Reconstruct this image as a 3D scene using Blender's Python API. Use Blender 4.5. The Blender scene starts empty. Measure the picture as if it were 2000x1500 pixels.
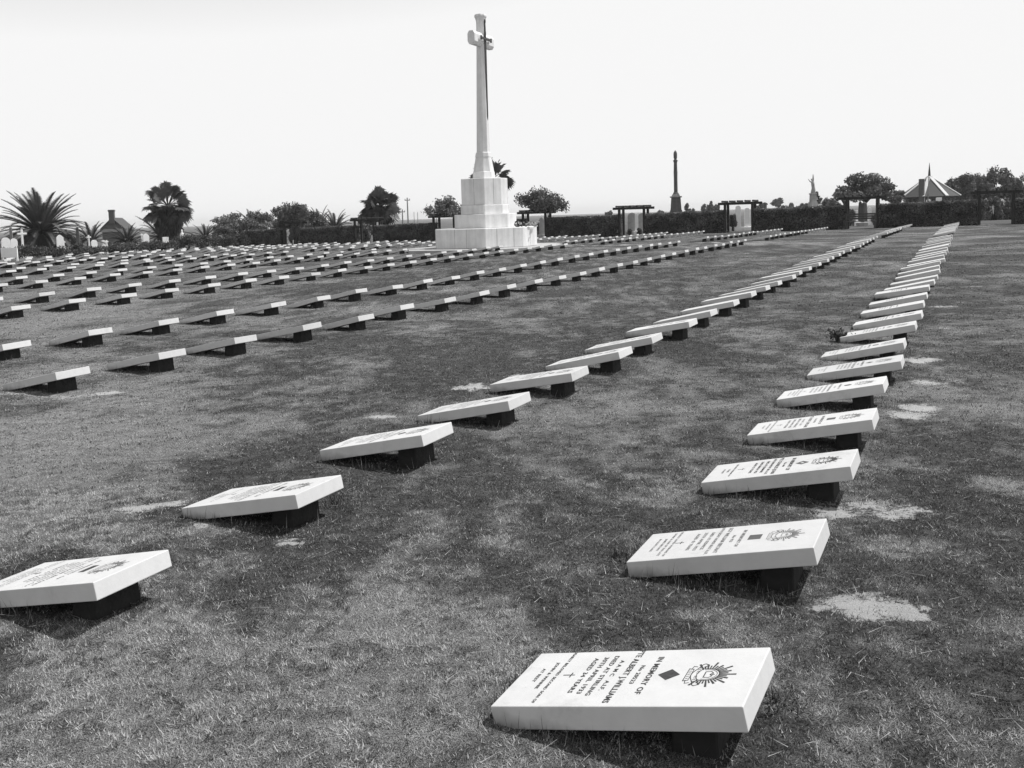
import bpy, math, random
import numpy as np
from mathutils import Vector, Matrix
R = math.radians
rnd = random.Random(7)
rng = np.random.default_rng(11)
scn = bpy.context.scene
COL = scn.collection

# ------------------------------------------------------------------ camera
F, CX, CY, PITCH, ROLL = 1857.4, 967.0, 589.6, 0.0907, -0.0313
EYE = 1.5274                       # eye height above the near lawn
PSI, TILT, SL, ST, SW = 0.4638, 0.2072, 0.7735, 0.0713, 0.38
cp, sp = math.cos(PITCH), math.sin(PITCH)
FW = np.array([0, cp, -sp]); _u = np.array([0, sp, cp]); _r = np.array([1.0, 0, 0])
RT = _r*math.cos(ROLL) + _u*math.sin(ROLL); UP = _u*math.cos(ROLL) - _r*math.sin(ROLL)
cam = bpy.data.objects.new('camera', bpy.data.cameras.new('camera')); COL.objects.link(cam)
cam.data.sensor_width = 36; cam.data.sensor_fit = 'HORIZONTAL'
cam.data.lens = F/2000*36; cam.data.shift_x = (1000-CX)/2000; cam.data.shift_y = -(750-CY)/2000
cam.data.clip_start = 0.05; cam.data.clip_end = 20000
cam.matrix_world = Matrix(((RT[0], UP[0], -FW[0], 0), (RT[1], UP[1], -FW[1], 0), (RT[2], UP[2], -FW[2], EYE), (0, 0, 0, 1)))
scn.camera = cam

# ------------------------------------------------------------------ light
SUN_AZ, SUN_EL = 75.0, 57.0        # azimuth clockwise from +Y
w = bpy.data.worlds.new('World'); scn.world = w; w.use_nodes = True
nt = w.node_tree; nt.nodes.clear()
sky = nt.nodes.new('ShaderNodeTexSky'); sky.sky_type = 'NISHITA'; sky.sun_disc = False
sky.sun_elevation = R(SUN_EL); sky.sun_rotation = R(SUN_AZ)
sky.air_density = 3.2; sky.dust_density = 0.0; sky.ozone_density = 1.0
sep = nt.nodes.new('ShaderNodeSeparateColor'); bg = nt.nodes.new('ShaderNodeBackground'); wo = nt.nodes.new('ShaderNodeOutputWorld')
nt.links.new(sky.outputs[0], sep.inputs[0]); mn = nt.nodes.new('ShaderNodeMath'); mn.operation = 'MINIMUM'; mn.inputs[1].default_value = 6.25
nt.links.new(sep.outputs[0], mn.inputs[0]); nt.links.new(mn.outputs[0], bg.inputs[0]); nt.links.new(bg.outputs[0], wo.inputs[0])
bg.inputs[1].default_value = 0.15
sun = bpy.data.objects.new('sun', bpy.data.lights.new('sun', 'SUN')); COL.objects.link(sun)
sun.data.energy = 4.6; sun.data.angle = R(0.5); sun.data.color = (1, 0.995, 0.99)
_sd = Vector((math.sin(R(SUN_AZ))*math.cos(R(SUN_EL)), math.cos(R(SUN_AZ))*math.cos(R(SUN_EL)), math.sin(R(SUN_EL))))
sun.rotation_euler = _sd.to_track_quat('Z', 'Y').to_euler()
scn.view_settings.view_transform = 'Standard'; scn.view_settings.look = 'None'
scn.view_settings.exposure = 0.0; scn.view_settings.gamma = 1.0

# ------------------------------------------------------------------ geometry of the place
D = np.array([math.sin(PSI), math.cos(PSI), 0.0])      # along the rows, away
E0 = np.array([math.cos(PSI), -math.sin(PSI), 0.0])    # across the rows
def ray(px, py): return FW + RT*(px-CX)/F - UP*(py-CY)/F
def ts(x, y): return x*math.sin(PSI)+y*math.cos(PSI), x*math.cos(PSI)-y*math.sin(PSI)
def xy(t, s): return t*math.sin(PSI)+s*math.cos(PSI), t*math.cos(PSI)-s*math.sin(PSI)
TK = np.array([-30, 0, 10, 20, 28, 36, 42, 60, 72, 110, 6000.])
SK = np.array([-6000, -140, -70, -50, -30, -22, -16, -9, -3, 6, 60, 6000.])
HT = np.array([
 [0, 0, 0, -.1, -.3, -.6, -.9, -1.6, -2.4, -3.5, -3.5],
 [0, 0, 0, -.1, -.3, -.6, -.9, -1.6, -2.4, -3.5, -3.5],
 [0, 0, 0, -.07, -.2, -.35, -.45, -.7, -1.1, -2.6, -3.5],
 [0, 0, 0, -.05, -.1, -.18, -.25, -.4, -.7, -1.8, -3.5],
 [0, 0, 0, -.02, -.03, -.06, -.1, -.22, -.4, -1.3, -3.5],
 [0, 0, 0, -.01, .01, 0, -.02, -.15, -.2, -.8, -3.5],
 [0, 0, 0, .02, .06, .08, .03, -.06, -.1, -.5, -3.5],
 [0, 0, 0, .05, .14, .12, .11, 0, 0, -.3, -3.5],
 [0, 0, 0, .05, .10, .16, .14, .08, .1, 0, -3.5],
 [0, 0, 0, .05, .12, .19, .2, .16, .16, 0, -3.5],
 [0, 0, 0, .05, .12, .19, .2, .2, .2, 0, -3.5],
 [0, 0, 0, 0, 0, 0, 0, 0, 0, 0, -3.5]])
def zg(x, y):
    x = np.asarray(x, float); y = np.asarray(y, float)
    t, s = ts(x, y)
    t = np.clip(t, -29.9, 5999); s = np.clip(s, -5999, 5999)
    i = np.clip(np.searchsorted(TK, t)-1, 0, len(TK)-2); j = np.clip(np.searchsorted(SK, s)-1, 0, len(SK)-2)
    a = (t-TK[i])/(TK[i+1]-TK[i]); b = (s-SK[j])/(SK[j+1]-SK[j])
    return (HT[j, i]*(1-a)*(1-b)+HT[j, i+1]*a*(1-b)+HT[j+1, i]*(1-a)*b+HT[j+1, i+1]*a*b)
def gpix(px, py):
    """ground point seen at a photo pixel"""
    d = ray(px, py); z = 0.0
    for _ in range(6):
        k = (z-EYE)/d[2]; z = float(zg(d[0]*k, d[1]*k))
    return d[0]*k, d[1]*k, z
def at(px, py, Y):
    """point at forward distance Y on the ray of a photo pixel"""
    d = ray(px, py); k = Y/d[1]; return np.array([d[0]*k, Y, EYE+d[2]*k])
def project(P):
    P = np.asarray(P, float)-np.array([0, 0, EYE]); z = P@FW
    return CX+F*(P@RT)/z, CY-F*(P@UP)/z

def zl(x, y): return zg(x, y)+(fbm(x, y, 1.3)-.5)*.018+(vnoise(x+5, y+2, 7.0)-.5)*.016
# value noise shared by the lawn sheet and the grass blades
_G = rng.random((256, 256))
def vnoise(x, y, f):
    x = np.asarray(x)*f+100.0; y = np.asarray(y)*f+100.0
    xi = np.floor(x).astype(int); yi = np.floor(y).astype(int); a = x-xi; b = y-yi
    a = a*a*(3-2*a); b = b*b*(3-2*b)
    g = lambda i, j: _G[i % 256, j % 256]
    return g(xi, yi)*(1-a)*(1-b)+g(xi+1, yi)*a*(1-b)+g(xi, yi+1)*(1-a)*b+g(xi+1, yi+1)*a*b
def fbm(x, y, f): return (vnoise(x, y, f)+.5*vnoise(x+9.1, y+3.3, f*2.1)+.25*vnoise(x+1.7, y-5.2, f*4.3)+.12*vnoise(x-7.7, y+2.2, f*9))/1.87

# ------------------------------------------------------------------ object helpers
def tag(o, label=None, cat=None, group=None, kind=None):
    if label: o['label'] = label
    if cat: o['category'] = cat
    if group: o['group'] = group
    if kind: o['kind'] = kind
    return o
def empty(name, loc, rz=0.0, label=None, cat=None, group=None):
    o = bpy.data.objects.new(name, None); COL.objects.link(o); o.location = [float(v) for v in loc]; o.rotation_euler = (0, 0, rz)
    o.empty_display_size = 0.1
    return tag(o, label, cat, group)
def mesh_np(name, V, Fc, mat, parent=None, attrs=None, smooth=False):
    """V (n,3); Fc (m,k) constant polygon size"""
    me = bpy.data.meshes.new(name)
    V = np.asarray(V, np.float32); Fc = np.asarray(Fc, np.int32); m, k = Fc.shape
    me.vertices.add(len(V)); me.vertices.foreach_set('co', V.ravel())
    me.loops.add(m*k); me.loops.foreach_set('vertex_index', Fc.ravel())
    me.polygons.add(m); me.polygons.foreach_set('loop_start', np.arange(0, m*k, k, dtype=np.int32))
    try: me.polygons.foreach_set('loop_total', np.full(m, k, dtype=np.int32))
    except Exception: pass
    if smooth: me.polygons.foreach_set('use_smooth', np.ones(m, dtype=bool))
    me.update(calc_edges=True)
    for an, av in (attrs or {}).items():
        a = me.attributes.new(an, 'FLOAT', 'POINT'); a.data.foreach_set('value', np.asarray(av, np.float32))
    me.materials.append(mat)
    o = bpy.data.objects.new(name, me); COL.objects.link(o)
    if parent: o.parent = parent
    return o
class MB:
    def __init__(s): s.v = []; s.f = []
    def add(s, V, Fc):
        b = len(s.v); s.v += [tuple(float(c) for c in p) for p in V]; s.f += [tuple(b+i for i in f) for f in Fc]; return s
    def box(s, c, size, rz=0.0, ax=None, taper=1.0):
        hx, hy, hz = size[0]/2, size[1]/2, size[2]/2
        P = []
        for z, k in ((-hz, 1), (hz, taper)):
            for x, y in ((-hx, -hy), (hx, -hy), (hx, hy), (-hx, hy)): P.append(np.array([x*k, y*k, z]))
        if ax is not None: P = [c+ax[0]*p[0]+ax[1]*p[1]+ax[2]*p[2] for p in P]
        else:
            cr, sr = math.cos(rz), math.sin(rz); P = [(c[0]+p[0]*cr-p[1]*sr, c[1]+p[0]*sr+p[1]*cr, c[2]+p[2]) for p in P]
        return s.add(P, [(3, 2, 1, 0), (4, 5, 6, 7), (0, 1, 5, 4), (1, 2, 6, 5), (2, 3, 7, 6), (3, 0, 4, 7)])
    def beam(s, a, b, wdt, hgt):
        a = np.array(a, float); b = np.array(b, float); x = b-a; L = np.linalg.norm(x); x = x/L
        y = np.cross([0, 0, 1.], x); n = np.linalg.norm(y); y = y/n if n > 1e-6 else np.array([0, 1., 0]); z = np.cross(x, y)
        return s.box((a+b)/2, (L, wdt, hgt), ax=(x, y, z))
    def rings(s, rings, cap=True):
        n = len(rings[0]); V = [p for r_ in rings for p in r_]; Fc = []
        for i in range(len(rings)-1):
            for j in range(n): a = i*n+j; b = i*n+(j+1) % n; Fc.append((a, b, b+n, a+n))
        if cap: Fc.append(tuple(reversed(range(n)))); Fc.append(tuple((len(rings)-1)*n+j for j in range(n)))
        return s.add(V, Fc)
    def tube(s, pts, rad, n=8, cap=True):
        pts = [np.array(p, float) for p in pts]; R_ = []
        for i, p in enumerate(pts):
            d = pts[min(i+1, len(pts)-1)]-pts[max(i-1, 0)]; d /= np.linalg.norm(d)
            a = np.cross(d, [0, 0, 1.]) if abs(d[2]) < .9 else np.cross(d, [1., 0, 0]); a /= np.linalg.norm(a); b = np.cross(d, a)
            r = rad[i] if hasattr(rad, '__len__') else rad
            R_.append([p+r*(a*math.cos(2*math.pi*k/n)+b*math.sin(2*math.pi*k/n)) for k in range(n)])
        return s.rings(R_, cap)
    def lathe(s, c, prof, n=20, rz=0.0):
        return s.rings([[(c[0]+r*math.cos(rz+2*math.pi*k/n), c[1]+r*math.sin(rz+2*math.pi*k/n), c[2]+z) for k in range(n)] for r, z in prof])
    def prism(s, poly, c, ax, th):
        """2-D outline poly in axes ax[0],ax[1], thickness along ax[2]"""
        c = np.array(c, float)
        A = [c+ax[0]*x+ax[1]*y-ax[2]*th/2 for x, y in poly]; B = [p+ax[2]*th for p in A]
        return s.rings([A, B])
    def build(s, name, mat, parent=None, bevel=0.0, smooth=False, seg=1):
        me = bpy.data.meshes.new(name); me.from_pydata(s.v, [], s.f); me.materials.append(mat)
        import bmesh
        bm = bmesh.new(); bm.from_mesh(me); bmesh.ops.recalc_face_normals(bm, faces=bm.faces)
        if bevel: bmesh.ops.bevel(bm, geom=list(bm.edges), offset=bevel, segments=seg, affect='EDGES', profile=.5)
        bm.to_mesh(me); bm.free()
        if smooth: me.polygons.foreach_set('use_smooth', [True]*len(me.polygons))
        me.update()
        o = bpy.data.objects.new(name, me); COL.objects.link(o)
        if parent: o.parent = parent
        return o
Z = np.array([0, 0, 1.0]); X = np.array([1.0, 0, 0]); Yv = np.array([0, 1.0, 0])

# ------------------------------------------------------------------ materials (a black-and-white photograph: greys)
def mat(name, base, var=.15, scale=6.0, rough=.8, bump=0.0, bscale=None, attr=None, attr_rng=(.6, 1.5), spec=.3, coord='Object', streak=0.0, trans=0.0):
    m = bpy.data.materials.new(name); m.use_nodes = True; n = m.node_tree; B = n.nodes['Principled BSDF']
    B.inputs['Roughness'].default_value = rough; B.inputs['Specular IOR Level'].default_value = spec
    tc = n.nodes.new('ShaderNodeTexCoord')
    no = n.nodes.new('ShaderNodeTexNoise'); no.inputs['Scale'].default_value = scale; no.inputs['Detail'].default_value = 6; no.inputs['Roughness'].default_value = .65
    n.links.new(tc.outputs[coord], no.inputs['Vector'])
    mr = n.nodes.new('ShaderNodeMapRange'); mr.inputs[1].default_value = .3; mr.inputs[2].default_value = .7; mr.inputs[3].default_value = base*(1-var); mr.inputs[4].default_value = base*(1+var)
    n.links.new(no.outputs[0], mr.inputs[0]); out = mr.outputs[0]
    if streak:
        mp = n.nodes.new('ShaderNodeMapping'); mp.inputs['Scale'].default_value = (5, 5, .5); n.links.new(tc.outputs[coord], mp.inputs[0])
        n2 = n.nodes.new('ShaderNodeTexNoise'); n2.inputs['Scale'].default_value = 1.0; n2.inputs['Detail'].default_value = 5; n.links.new(mp.outputs[0], n2.inputs['Vector'])
        m2 = n.nodes.new('ShaderNodeMapRange'); m2.inputs[1].default_value = .35; m2.inputs[2].default_value = .65; m2.inputs[3].default_value = 1-streak; m2.inputs[4].default_value = 1
        n.links.new(n2.outputs[0], m2.inputs[0]); mu = n.nodes.new('ShaderNodeMath'); mu.operation = 'MULTIPLY'
        n.links.new(out, mu.inputs[0]); n.links.new(m2.outputs[0], mu.inputs[1]); out = mu.outputs[0]
    if attr:
        at_ = n.nodes.new('ShaderNodeAttribute'); at_.attribute_name = attr
        m3 = n.nodes.new('ShaderNodeMapRange'); m3.inputs[3].default_value = attr_rng[0]; m3.inputs[4].default_value = attr_rng[1]
        n.links.new(at_.outputs['Fac'], m3.inputs[0]); mu = n.nodes.new('ShaderNodeMath'); mu.operation = 'MULTIPLY'
        n.links.new(out, mu.inputs[0]); n.links.new(m3.outputs[0], mu.inputs[1]); out = mu.outputs[0]
    n.links.new(out, B.inputs['Base Color'])
    if bump:
        nb = n.nodes.new('ShaderNodeTexNoise'); nb.inputs['Scale'].default_value = bscale or scale*6; nb.inputs['Detail'].default_value = 5
        n.links.new(tc.outputs[coord], nb.inputs['Vector']); bp = n.nodes.new('ShaderNodeBump'); bp.inputs['Strength'].default_value = bump; bp.inputs['Distance'].default_value = .02
        n.links.new(nb.outputs[0], bp.inputs['Height']); n.links.new(bp.outputs[0], B.inputs['Normal'])
    if trans:
        tr = n.nodes.new('ShaderNodeBsdfTranslucent'); mx = n.nodes.new('ShaderNodeMixShader'); mx.inputs[0].default_value = trans
        n.links.new(out, tr.inputs[0]); n.links.new(B.outputs[0], mx.inputs[1]); n.links.new(tr.outputs[0], mx.inputs[2])
        n.links.new(mx.outputs[0], n.nodes['Material Output'].inputs['Surface'])
    return m
M = dict(
 marble=mat('marble', .60, .06, 9, .55, .05, 60, spec=.25),
 marble_far=mat('marble_far', .60, .08, 2, .6),
 marble_old=mat('marble_old', .70, .15, 5, .7, .1, 40, streak=.2),
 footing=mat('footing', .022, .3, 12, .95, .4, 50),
 ink=mat('ink', .05, .3, 60, .8),
 faint_ink=mat('faint_ink', .19, .35, 60, .8),
 granite=mat('granite', .74, .07, 4, .75, .1, 60, streak=.16),
 paving=mat('paving', .38, .15, 3, .85, .1),
 bronze=mat('bronze', .05, .3, 6, .5, .05),
 timber=mat('timber', .028, .4, 10, .9, .2, streak=.3),
 bench=mat('bench', .05, .4, 10, .8, .2),
 hedge=mat('hedge', .11, .35, 1.2, .45, attr='tone', attr_rng=(.15, 2.8), trans=.3, coord='Object'),
 hedge_core=mat('hedge_core', .02, .4, 5, .95, .5),
 shrub=mat('shrub', .075, .3, 1.5, .8, attr='tone', attr_rng=(.4, 2.0), trans=.15),
 flower=mat('flower', .5, .2, 9, .8),
 tree=mat('tree', .13, .3, 1.5, .7, attr='tone', attr_rng=(.35, 2.0), trans=.15),
 tree_far=mat('tree_far', .16, .3, 1.0, .9, attr='tone', attr_rng=(.5, 1.7)),
 palm=mat('palm', .07, .3, 2, .6, attr='tone', attr_rng=(.5, 1.7), spec=.4, trans=.12),
 fan=mat('fan', .06, .3, 2, .55, attr='tone', attr_rng=(.4, 2.3), spec=.4, trans=.12),
 skirt=mat('skirt', .045, .4, 3, .9, attr='tone', attr_rng=(.4, 2.0)),
 bark=mat('bark', .045, .4, 10, .95, .4),
 darkstone=mat('darkstone', .11, .25, 3, .8, .1, streak=.3),
 greystone=mat('greystone', .25, .25, 3, .8, .1, streak=.3),
 palestone=mat('palestone', .38, .25, 3, .8, .1, streak=.25),
 white=mat('white', .8, .06, 5, .6),
 brick=mat('brick', .11, .25, 14, .9, .1),
 render=mat('render', .3, .12, 2, .9),
 rooftile=mat('rooftile', .075, .2, 20, .85, .2, 50),
 roofpale=mat('roofpale', .62, .1, 6, .8),
 glass=mat('glass', .015, .2, 2, .25),
 pole=mat('pole', .3, .3, 8, .85, streak=.4),
 wreath=mat('wreath', .05, .3, 30, .8),
)

# ------------------------------------------------------------------ ground sheet
SAND = []   # (x, y, radius along, radius across)
for px, py, r in [(1700, 990, .27), (1745, 988, .20), (1735, 1004, .15), (1640, 1006, .12), (1690, 1165, .10), (1755, 1200, .10), (1725, 1190, .155), (1650, 1178, .10), (1600, 1190, .06), (1800, 799, .22), (1770, 812, .16), (1808, 746, .27), (1795, 703, .27), (1810, 668, .2), (1690, 1205, .10),
                  (140, 774, .34), (60, 768, .26), (215, 768, .2), (265, 996, .14), (345, 985, .10), (400, 1026, .10), (450, 1040, .08), (740, 816, .16), (925, 757, .2), 
                  (1010, 735, .16), (1470, 1192, .08), (1240, 780, .12), (560, 1060, .12), (1860, 640, .2), (1850, 600, .25), (1870, 590, .25), (1900, 560, .3), (1875, 545, .3), (1500, 455, .5)]:
    x, y, _ = gpix(px, py); SAND.append((x, y, r))
DRY = []
for px, py, r, a in [(60, 900, 1.3, 1.1), (120, 800, 1.3, .6), (20, 1020, .8, 1.0), (250, 860, .9, .35), (40, 1290, .4, .8), (60, 640, 3.0, .9), (100, 560, 6, .7), (180, 590, 4.0, .5), (30, 740, 1.5, .7), (180, 960, .7, .6), (500, 1370, .55, .9), (880, 1230, .36, .9), (720, 1180, .45, .7), (150, 1400, .6, .8), (650, 1290, .5, .7), (330, 1130, .3, .5), (250, 1330, .5, .8),
                     (1000, 1040, .5, .5), (1130, 1130, .3, .35), (560, 830, .8, .25), (480, 760, 1.2, .3), (1350, 1230, .25, .3), (1800, 1350, .4, .3), (870, 1400, .3, .5), (1230, 900, .7, .3), (230, 1240, .3, .6),
                     (450, 930, .9, -.7), (560, 960, .6, -.6), (620, 900, .8, -.7), (800, 1000, .6, -.3), (760, 880, .7, -.5), (1250, 1160, .3, -.3), (900, 700, 1.5, -.4), (1650, 850, .6, -.3), (130, 1180, .35, -.6), (1250, 1250, .3, -.4), (530, 1130, .16, -.8), (650, 1125, .1, -.7), (240, 940, .12, -.8), (1500, 1230, .3, -.4), (1050, 900, .8, -.3)]:
    x, y, _ = gpix(px, py); DRY.append((x, y, r, a))
def dry_at(x, y):
    n = fbm(x, y, .55)*.28+fbm(x+40, y, 2.2)*.36+fbm(x+80, y, 6.0)*.36
    v = (n-.5)*5.2+.22
    for a, b, r, k in DRY: v = v+k*.68*np.exp(-((x-a)**2+(y-b)**2)/(r*r))
    return np.clip(v, 0, 1)
def sand_raw(x, y):
    v = np.zeros_like(x)
    for a, b, r in SAND: r = r*.86; v = v+np.exp(-((x-a)**2+((y-b)*1.2)**2)/(r*r*.62))
    t, s = ts(x, y)
    v = np.maximum(v, .42*np.exp(-((t-39.6)/.8)**2))      # worn cross path between the two sections
    n = fbm(x, y, 3.2)*.5+fbm(x, y, 8.5)*.5
    return np.where(v > .06, np.minimum(v, 1.0)-.40+(n-.5)*3.4, -1.0)
def sand_at(x, y): return np.clip(sand_raw(x, y)*2.6+(fbm(x, y, 24.0)-.5)*4.5, 0, 1)
def plot_at(x, y):
    t, s = ts(x, y); return ((t < 62.3) & (s > -54) & (t > -200)).astype(float)
def spaced(parts):
    out = []
    for a, b, st in parts: out += list(np.arange(a, b, st))
    return np.array(out)
gx = np.concatenate([-np.geomspace(3000, 90, 16), spaced([(-84, -20, 2.0), (-20, -6, .5), (-6, -3, .12), (-3, 4.2, .05), (4.2, 12, .3), (12, 40, 1.0)]), np.geomspace(40, 3000, 18)])
gy = np.concatenate([spaced([(-30, 1.4, 2.0), (1.4, 7.5, .05), (7.5, 14, .12), (14, 30, .4), (30, 110, 1.0)]), np.geomspace(110, 3000, 24)])
GX, GY = np.meshgrid(gx, gy); fx, fy = GX.ravel(), GY.ravel()
gz = np.where((np.abs(fx) < 20) & (fy < 28) & (fy > 0), zl(fx, fy), zg(fx, fy))
nx, ny = len(gx), len(gy); I = np.arange(nx*ny).reshape(ny, nx)
quads = np.stack([I[:-1, :-1], I[:-1, 1:], I[1:, 1:], I[1:, :-1]], -1).reshape(-1, 4)
def lawn_material():
    m = bpy.data.materials.new('lawn'); m.use_nodes = True; n = m.node_tree; L = n.links.new; B = n.nodes['Principled BSDF']
    B.inputs['Roughness'].default_value = .95; B.inputs['Specular IOR Level'].default_value = 0.0
    tc = n.nodes.new('ShaderNodeTexCoord')
    def noise(sc, det=5, rough=.6, vec=None):
        k = n.nodes.new('ShaderNodeTexNoise'); k.inputs['Scale'].default_value = sc; k.inputs['Detail'].default_value = det; k.inputs['Roughness'].default_value = rough
        L(vec or tc.outputs['Object'], k.inputs['Vector']); return k.outputs[0]
    def attr(nm):
        k = n.nodes.new('ShaderNodeAttribute'); k.attribute_name = nm; return k.outputs['Fac']
    def rngm(i, a, b, c, d):
        k = n.nodes.new('ShaderNodeMapRange'); L(i, k.inputs[0])
        for q, v in zip((1, 2, 3, 4), (a, b, c, d)): k.inputs[q].default_value = v
        return k.outputs[0]
    def math_(op, a, b):
        k = n.nodes.new('ShaderNodeMath'); k.operation = op
        for q, v in ((0, a), (1, b)):
            if isinstance(v, (int, float)): k.inputs[q].default_value = v
            else: L(v, k.inputs[q])
        return k.outputs[0]
    def mix(f_, a, b):
        k = n.nodes.new('ShaderNodeMix'); k.data_type = 'FLOAT'
        for q, v in ((0, f_), (2, a), (3, b)):
            if isinstance(v, (int, float)): k.inputs[q].default_value = v
            else: L(v, k.inputs[q])
        return k.outputs[0]
    fine = noise(60, 7, .8); med = noise(9, 5, .6); big = noise(.35, 4, .6); vf = noise(240, 3, .7)
    grass = rngm(fine, .38, .62, .015, .115)
    straw = rngm(vf, .42, .58, .04, .42)
    dry = math_('ADD', math_('MULTIPLY', attr('dry'), .75), rngm(med, .3, .7, -.30, .38))
    g = mix(dry, grass, straw)
    g = math_('MULTIPLY', g, rngm(big, .3, .7, .75, 1.2))
    sand = math_('MULTIPLY', rngm(med, .3, .7, .38, .50), rngm(vf, .3, .7, .85, 1.1))
    sm = math_('ADD', math_('MULTIPLY', attr('sand'), 3.0), rngm(noise(26, 8, .8), .32, .68, -2.3, 2.1))
    g = mix(rngm(sm, 0.0, .9, 0, 1), g, sand)
    out = mix(attr('plot'), rngm(noise(.12, 9, .7), .3, .7, .05, .15), g)
    L(out, B.inputs['Base Color'])
    bp = n.nodes.new('ShaderNodeBump'); bp.inputs['Strength'].default_value = .9; bp.inputs['Distance'].default_value = .02
    L(fine, bp.inputs['Height']); L(bp.outputs[0], B.inputs['Normal'])
    return m
ground = mesh_np('ground', np.stack([fx, fy, gz], -1), quads, lawn_material(), attrs=dict(dry=dry_at(fx, fy), sand=sand_raw(fx, fy), plot=plot_at(fx, fy)), smooth=True)
tag(ground, kind='structure')

# ------------------------------------------------------------------ grave slabs
e_s = E0*math.cos(TILT)+Z*math.sin(TILT)
HEADZ = .215
# local frame of a marker: x = towards the head, y = along the row (away), origin on the ground under the head's near corner
FONT = None
def text_mesh(lines):
    """lines: (text, centre u, v, height, width limit) on the face; returns verts, faces in face coords"""
    V = []; Fc = []
    dg = bpy.context.evaluated_depsgraph_get()
    for txt, u, v, hgt, wl in lines:
        c = bpy.data.curves.new('lettering', 'FONT'); c.body = txt; c.size = 1.0; c.align_x = 'CENTER'; c.align_y = 'CENTER'; c.resolution_u = 2; c.offset = .022
        c.space_character = 1.08
        o = bpy.data.objects.new('lettering', c); COL.objects.link(o); dg.update()
        me = bpy.data.meshes.new_from_object(o.evaluated_get(dg)); P = np.array([tuple(q.co) for q in me.vertices])
        if len(P):
            wdt = P[:, 0].max()-P[:, 0].min(); capk = .70
            sy = hgt/capk; sx = min(sy*1.5, wl/wdt); b = len(V)
            P[:, 0] -= (P[:, 0].max()+P[:, 0].min())/2
            P[:, 1] -= (P[:, 1].max()+P[:, 1].min())/2
            V += [(u+p[0]*sx, v-p[1]*sy) for p in P]; Fc += [tuple(b+i for i in pl.vertices) for pl in me.polygons]
        COL.objects.unlink(o); bpy.data.objects.remove(o); bpy.data.curves.remove(c); bpy.data.meshes.remove(me)
    return V, Fc
def face_shape(name, V, Fc, material, parent, lift=.0009):
    """V in face coords: u across (0 = far edge, SW = near edge), v from the head edge"""
    ax = np.array([math.cos(TILT), 0, math.sin(TILT)]); nrm = np.array([-math.sin(TILT), 0, math.cos(TILT)])
    P = [np.array([0, SW-u, HEADZ])-ax*v+nrm*lift for u, v in V]
    me = bpy.data.meshes.new(name); me.from_pydata([tuple(map(float, p)) for p in P], [], Fc); me.materials.append(material); me.update()
    o = bpy.data.objects.new(name, me); COL.objects.link(o); o.parent = parent; return o
def badge_shapes(cx=.183, cy=.150, detail=True):
    V = []; Fc = []
    def poly(pts): b = len(V); V.extend(pts); Fc.append(tuple(range(b, b+len(pts))))
    def stroke(pts, wd):
        for i in range(len(pts)-1):
            a = np.array(pts[i]); b_ = np.array(pts[i+1]); d = b_-a; L = np.linalg.norm(d)
            if L < 1e-6: continue
            d /= L; n = np.array([-d[1], d[0]])*wd/2; poly([tuple(a-n-d*wd*.3), tuple(b_-n+d*wd*.3), tuple(b_+n+d*wd*.3), tuple(a+n-d*wd*.3)])
    # sun rays fanned around the head side
    nray = 25
    for k in range(nray):
        a = R(-118+236*k/(nray-1)); L = (.088 if k % 4 == 0 else .074 if k % 2 == 0 else .064)
        L *= 1.0-.12*abs(a)/2; r0 = .036; wd = .0026 if k % 2 else .0034
        d = (math.sin(a), -math.cos(a)); n = (-d[1], d[0])
        poly([(cx+d[0]*r0-n[0]*wd*.6, cy+d[1]*r0-n[1]*wd*.6), (cx+d[0]*r0+n[0]*wd*.6, cy+d[1]*r0+n[1]*wd*.6), (cx+d[0]*L+n[0]*wd, cy+d[1]*L+n[1]*wd), (cx+d[0]*L-n[0]*wd, cy+d[1]*L-n[1]*wd)])
    arc = lambda r, a0, a1, m=16: [(cx+r*math.sin(R(a0+(a1-a0)*i/m)), cy-r*math.cos(R(a0+(a1-a0)*i/m))) for i in range(m+1)]
    stroke(arc(.038, -110, 110), .0030); stroke(arc(.031, -110, 110), .0016)
    # crown
    stroke([(cx-.018, cy+.006), (cx-.02, cy-.010), (cx-.010, cy-.018), (cx, cy-.010), (cx+.010, cy-.018), (cx+.02, cy-.010), (cx+.018, cy+.006)], .0022)
    stroke([(cx-.018, cy+.006), (cx+.018, cy+.006)], .0034); stroke([(cx, cy-.010), (cx, cy-.024)], .0022); stroke([(cx-.005, cy-.019), (cx+.005, cy-.019)], .002)
    # ribbon scrolls
    up = [(cx-.066+.132*i/10, cy+.020+.010*math.cos(math.pi*(i-5)/5*.9)) for i in range(11)]
    lo = [(x, y+.017) for x, y in up]
    stroke(up, .0026); stroke(lo, .0026); stroke([up[0], (up[0][0]-.006, up[0][1]+.010), lo[0]], .0026); stroke([up[-1], (up[-1][0]+.006, up[-1][1]+.010), lo[-1]], .0026)
    stroke([(cx-.036, cy+.047), (cx-.04, cy+.062), (cx+.04, cy+.062), (cx+.036, cy+.047)], .0026); stroke([(cx-.036, cy+.047), (cx+.036, cy+.047)], .0022)
    stroke([(cx-.052, cy+.040), (cx-.056, cy+.052), (cx-.036, cy+.055)], .0022); stroke([(cx+.052, cy+.040), (cx+.056, cy+.052), (cx+.036, cy+.055)], .0022)
    for k in range(-4, 5):
        if k: stroke([(cx+k*.011, cy+.026), (cx+k*.011, cy+.034)], .0022)
    for k in range(-2, 3): stroke([(cx+k*.012, cy+.051), (cx+k*.012, cy+.058)], .0020)
    return V, Fc
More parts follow.
